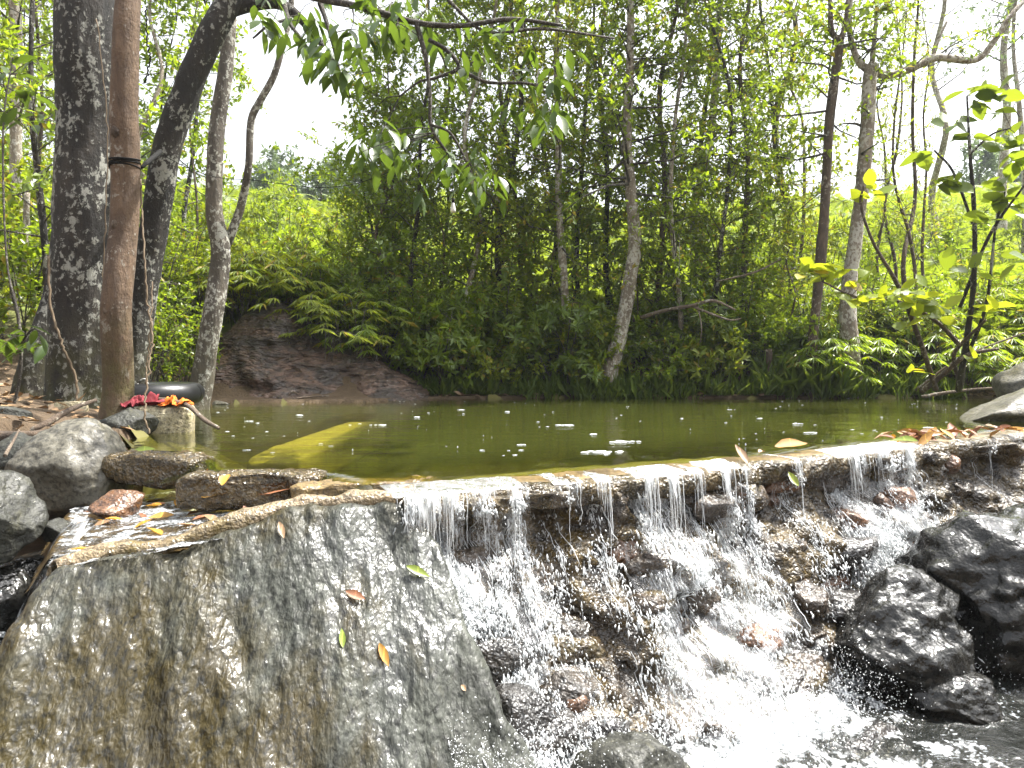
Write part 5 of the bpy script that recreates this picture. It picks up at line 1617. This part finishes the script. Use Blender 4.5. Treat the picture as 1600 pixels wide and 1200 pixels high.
rs = np.random.RandomState(131)
for j in range(16):
    Y = rs.uniform(7.2, 13); px = rs.uniform(-60, 105) if j < 12 else rs.uniform(205, 300)
    if j >= 12: Y = rs.uniform(9.5, 12)
    shrub('shrub', px_x(px, Y), Y, rs.uniform(.8, 1.9), rs.uniform(.9, 1.3), 'leafy undergrowth bush behind the left bank trees', 'left bank undergrowth', 1300 + j, rs.choice(['leaf_mid', 'leaf_yellow', 'leaf_yellow']), 'oval', .10, 8, 'alt', nst=5, nb=6, blen=.4, nsub=3)

# ---------------- vines, ties, wire, bulb
def line_thing(name, pts, w, mat, label, cat, sides=6, wob=0.0, seed=0, parent=None):
    rng = np.random.RandomState(seed)
    P = np.array([at(*p) for p in pts])
    Q = catmull(P, len(pts) * 10)
    Q[1:-1] += rng.normal(size=(len(Q) - 2, 3)) * wob
    v, f = tube(Q, w * 0.75, sides, True)
    o = mesh_obj(name, v, f, MAT[mat], parent)
    if parent is None: tag(o, label, cat)
    return o
for j, (pts, w, lab) in enumerate([
        ([(150, 30, 5.68), (168, 200, 5.68), (165, 330, 5.66), (158, 470, 5.66)], .006, 'thin pale vine running down the lichen patched trunk'),
        ([(75, 400, 5.7), (80, 480, 5.65), (98, 540, 5.6), (118, 590, 5.6), (120, 630, 5.55)], .013, 'bent pale vine at the foot of the thick dark tree'),
        ([(220, 280, 5.1), (222, 330, 5.1), (226, 400, 5.0), (230, 470, 4.95), (238, 520, 4.9), (232, 580, 4.8), (226, 640, 4.7), (233, 678, 4.65)], .008, 'loose pale vine dangling in front of the concrete post stub'),
        ([(228, 10, 5.2), (230, 60, 5.2), (234, 95, 5.2), (226, 130, 5.2)], .007, 'dark vine hanging beside the reddish trunk top'),
        ([(238, 440, 5.1), (236, 500, 5.0), (230, 560, 5.0), (228, 600, 4.95)], .006, 'short pale aerial root hanging by the reddish trunk')]):
    line_thing('vine', pts, w, 'vine' if j != 3 else 'rope', lab, 'vine', wob=.004, seed=j)
# knots on the red trunk as its parts
for (px, py, s) in [(199, 212, .055), (193, 360, .04), (186, 485, .035)]:
    kz = np.argmin(np.abs(_p2[0][0][:, 2] - at(0, py, 5.2)[2])); ck = _p2[0][0][kz]
    v, f = rock_verts(np.array([at(px, py, 5.2)[0], ck[1] - _p2[0][1][kz] * .92, ck[2]]), (s * 1.1, s * 1.0, s * 1.5), px, sub=3, cuts=4, rough=.2)
    mesh_obj('knot', v, f, MAT['bark_brown'], T2)
# black tie wound round the red trunk
tie = thing('black_tie', at(203, 262, 5.2), 'black cord wound several times around the reddish trunk', 'cord')
for j in range(4):
    a = np.linspace(0, 2 * np.pi, 40)
    kz = np.argmin(np.abs(_p2[0][0][:, 2] - at(0, 256 + 3 * j, 5.2)[2]))
    c = _p2[0][0][kz].copy(); c[2] += 0.004 * j; rr_ = _p2[0][1][kz] * 1.06
    P = np.stack([c[0] + rr_ * np.cos(a), c[1] + rr_ * np.sin(a), c[2] + .01 * np.sin(a + j)], -1)
    v, f = tube(P, .0055, 6, False)
    mesh_obj('loop', v, f, MAT['rope'], tie)
v, f = tube(catmull([at(221, 262, 5.2), at(232, 252, 5.5), at(250, 238, 6.1)], 12), np.linspace(.012, .022, 12), 8)
mesh_obj('wrapped_end', v, f, MAT['rope'], tie)
line_thing('wire', [(240, 235, 6.1), (300, 265, 6.4), (345, 278, 7.2), (400, 282, 7.0), (480, 292, 6.5), (540, 290, 6.0), (600, 272, 5.4), (660, 240, 4.8)], .004, 'rope', 'thin sagging black wire strung between the trees', 'wire', 5)
# white bulb hanging
bp = at(708, 332, 4.75)
bulb = thing('hanging_bulb', bp, 'white cone shaped lamp bulb hanging among the leaves', 'lamp')
prof = [(0.0, -.002), (.014, 0), (.017, .008), (.016, .02), (.010, .05), (.008, .06)]
P = np.array([bp + np.array([0, 0, z]) for r, z in prof]); R = np.array([max(r, .001) for r, z in prof])
v, f = tube(P, R, 16)
mesh_obj('bulb', v, f, MAT['bulb_white'], bulb)
v, f = tube(np.array([bp + [0, 0, .06], bp + [0, 0, .085]]), .009, 12)
mesh_obj('socket', v, f, MAT['rope'], bulb)
v, f = tube(catmull([bp + [0, 0, .085], bp + [-.01, 0, .25], at(700, 240, 4.6)], 8), .0025, 5)
mesh_obj('cable', v, f, MAT['rope'], bulb)

# ---------------- fallen leaves, each its own thing
def fallen(p, d, nrm, L, mat, label, tpl='oval_rich', group=None, curl=0.25, seed=0):
    rng = np.random.RandomState(seed)
    v, f = TPL[tpl]
    v = v.copy()
    r3 = v.reshape(-1, 3, 3); r3[:, :, 2] -= r3[:, 1:2, 2].copy(); v = r3.reshape(-1, 3)
    v[:, 2] += curl * (v[:, 0] ** 2) * 4 + curl * .35 * (v[:, 1] - .5) ** 2 + .02 * rng.normal(size=len(v)) * .3
    v = v - np.array([0, .5, 0])
    d = np.asarray(d, float); nrm = np.asarray(nrm, float)
    nrm = nrm / np.linalg.norm(nrm)
    d = d - (d @ nrm) * nrm; d /= np.linalg.norm(d)
    x = np.cross(d, nrm)
    M = np.stack([x, d, nrm], 0)
    o = mesh_obj('fallen_leaf', (v * L) @ M + np.asarray(p), f, MAT[mat], origin=p)
    return tag(o, label, 'leaf', group)
def slab_leaf(px, py, dpx, L, mat, label, tpl='lance_rich', seed=0):
    p = on_plane(px, py)
    u, w = (p - A0) @ U0, (p - A0) @ V0
    p = p + N0 * (slab_h(u, w) + .010)
    q_ = on_plane(px + dpx[0], py + dpx[1])
    fallen(p, q_ - p, N0, L, mat, label, tpl, seed=seed, curl=.3)
slab_leaf(653, 893, (30, 14), .095, 'lf_green', 'yellow green fallen leaf high on the wet slab', seed=1)
slab_leaf(555, 933, (28, 12), .075, 'lf_rust', 'curled orange red fallen leaf on the wet slab', 'oval_rich', seed=2)
slab_leaf(534, 1001, (-2, -28), .065, 'lf_green', 'small upright yellow green fallen leaf on the slab', seed=3)
slab_leaf(599, 1026, (12, 30), .085, 'lf_orange', 'ochre yellow fallen leaf low on the wet slab', 'lance_rich', seed=4)
slab_leaf(723, 1077, (6, 8), .025, 'lf_brown', 'tiny pale brown leaf scrap on the wet slab', 'round_rich', seed=5)
slab_leaf(440, 832, (6, 20), .07, 'lf_brown', 'dry twisted beige leaf stuck under the slab rim', seed=6)
def top_leaf(px, py, z, ang, L, mat, label, tpl='oval_rich', group=None, tilt=.35, seed=0):
    rng = np.random.RandomState(seed + 50)
    p = onz(px, py, z)
    fallen(p + np.array([0, 0, .004]), (math.cos(ang), math.sin(ang), .1), np.array([rng.normal() * tilt, rng.normal() * tilt - .55, 1]), L, mat, label, tpl, group, curl=.5, seed=seed)
top_leaf(1236, 698, .018, 0.1, .19, 'lf_orange', 'large bright orange leaf lying on the weir crest', 'oval_rich', tilt=.1, seed=1)
top_leaf(1158, 712, .015, 1.9, .13, 'lf_brown', 'crinkled pinkish brown leaf caught on the crest', 'lance_rich', seed=2)
top_leaf(1190, 708, .008, .6, .05, 'lf_brown', 'little dark brown nut like leaf beside the orange leaf', 'round_rich', seed=3)
top_leaf(1240, 750, -.10, 1.5, .10, 'lf_green', 'bright green leaf pasted to the weir face', 'lance_rich', seed=4)
top_leaf(1068, 765, -.11, 1.6, .10, 'lf_orange', 'yellow leaf hanging from the weir lip', 'lance_rich', seed=5)
top_leaf(1414, 690, .02, 2.4, .14, 'lf_green', 'pale green leaf standing on the crest by the leaf pile', 'oval_rich', seed=6)
rs = np.random.RandomState(31)
for j in range(46):
    px = rs.uniform(1420, 1600); s_ = s_of_px(px) + rs.normal() * .03
    o_ = rs.uniform(-.24, .02)
    c = crest_at(s_) + crest_n(s_) * o_
    m_ = rs.choice(['lf_rust', 'lf_rust', 'lf_brown', 'lf_orange'])
    lab = {'lf_rust': 'rusty red leaf in the litter on the right end of the crest', 'lf_brown': 'pale brown leaf in the litter on the right end of the crest', 'lf_orange': 'yellow orange leaf in the litter on the right end of the crest'}[m_]
    fallen(np.array([c[0], c[1], .008 + .02 * rs.rand()]), rs.normal(size=3) * np.array([1, 1, .1]), np.array([rs.normal() * .5, rs.normal() * .5 - .3, 1]), rs.uniform(.07, .16), m_, lab, rs.choice(['oval_rich', 'lance_rich']), 'crest litter ' + m_[3:], curl=.5, seed=j)
for j in range(40):
    for _ in range(30):
        x, y = rs.uniform(-2.0, -.5), rs.uniform(2.4, 3.9)
        if poly_sd(np.array([[x, y]]), CH)[0] < -.03: break
    m_ = rs.choice(['lf_orange', 'lf_rust', 'lf_brown', 'lf_brown'])
    lab = {'lf_rust': 'rust brown leaf lying wet in the overflow channel', 'lf_brown': 'beige leaf lying wet in the overflow channel', 'lf_orange': 'golden leaf lying wet in the overflow channel'}[m_]
    z = float(ch_z(np.array([x]), np.array([y]))[0]) + .010
    fallen((x, y, z), rs.normal(size=3) * np.array([1, 1, .05]), np.array([rs.normal() * .2, rs.normal() * .2 - .1, 1]), rs.uniform(.06, .12), m_, lab, 'oval_rich', 'channel litter ' + m_[3:], curl=.3, seed=100 + j)
top_leaf(445, 765, -.055, .35, .26, 'lf_rust', 'long red brown leaf in the channel beside the concrete kerb', 'lance_rich', tilt=.05, seed=8)
top_leaf(340, 775, -.07, .2, .13, 'lf_orange', 'golden leaf propped against the concrete kerb', tilt=.05, seed=9)
top_leaf(353, 752, -.0, 1.4, .07, 'lf_orange', 'round orange leaf on the concrete kerb face', 'round_rich', tilt=.1, seed=10)
top_leaf(214, 726, -.04, 1.4, .11, 'lf_rust', 'crumpled rusty leaf on the dark worn block', 'round_rich', tilt=.3, seed=11)
top_leaf(225, 705, .008, .1, .12, 'lf_green', 'yellow green leaf afloat beside the dark worn block', 'lance_rich', tilt=.02, seed=12)

# dead leaves strewn over both banks (uncountable)
mbl_ = MB()
rs = np.random.RandomState(55)
NL = 2600
X = np.concatenate([rs.uniform(-5.5, -2.1, 1100), px_x(rs.uniform(560, 1640, 1500), 10.0)])
Y = np.concatenate([rs.uniform(3.4, 8.0, 1100), 9.55 + np.abs(rs.normal(size=1500)) * .5])
Z, dpl, _q = ground_z(X, Y)
okl = (dpl > 0.02) & (Z > -0.1)
X, Y, Z = X[okl], Y[okl], Z[okl]
n = len(X)
D = rs.normal(size=(n, 3)) * np.array([1, 1, .2])
put_leaves(mbl_, TPL['oval'], np.stack([X, Y, Z + .012], -1), D, np.tile(UP, (n, 1)) + .35 * rs.normal(size=(n, 3)), rs.uniform(.06, .13, n), rs)
v, f, t_ = mbl_.arrays()
tag(mesh_obj('leaf_litter', v, f, MAT['lf_brown'], tint=t_, origin=(0, 6, 0)), 'dry brown leaf litter strewn over the stream banks', 'leaves', kind='stuff')

# ---------------- air
hz, ntz, outz = newmat('haze')
pv = nd(ntz, 'VolumePrincipled', Color=(0.86, 0.93, 1.0), Density=0.0009, Anisotropy=0.35)
ntz.links.new(pv.outputs[0], outz.inputs['Volume'])
hx0, hx1, hy0, hy1, hz0, hz1 = -320.0, 320.0, -80.0, 480.0, -2.5, 75.0
hv = np.array([[x, y, z] for x in (hx0, hx1) for y in (hy0, hy1) for z in (hz0, hz1)])
hf = np.array([[0, 1, 3, 2], [4, 6, 7, 5], [0, 4, 5, 1], [2, 3, 7, 6], [0, 2, 6, 4], [1, 5, 7, 3]])
tag(mesh_obj('haze', hv, hf, hz, smooth=False, origin=(0, 200, 0)), 'pale humid air over the whole valley', 'haze', kind='stuff')
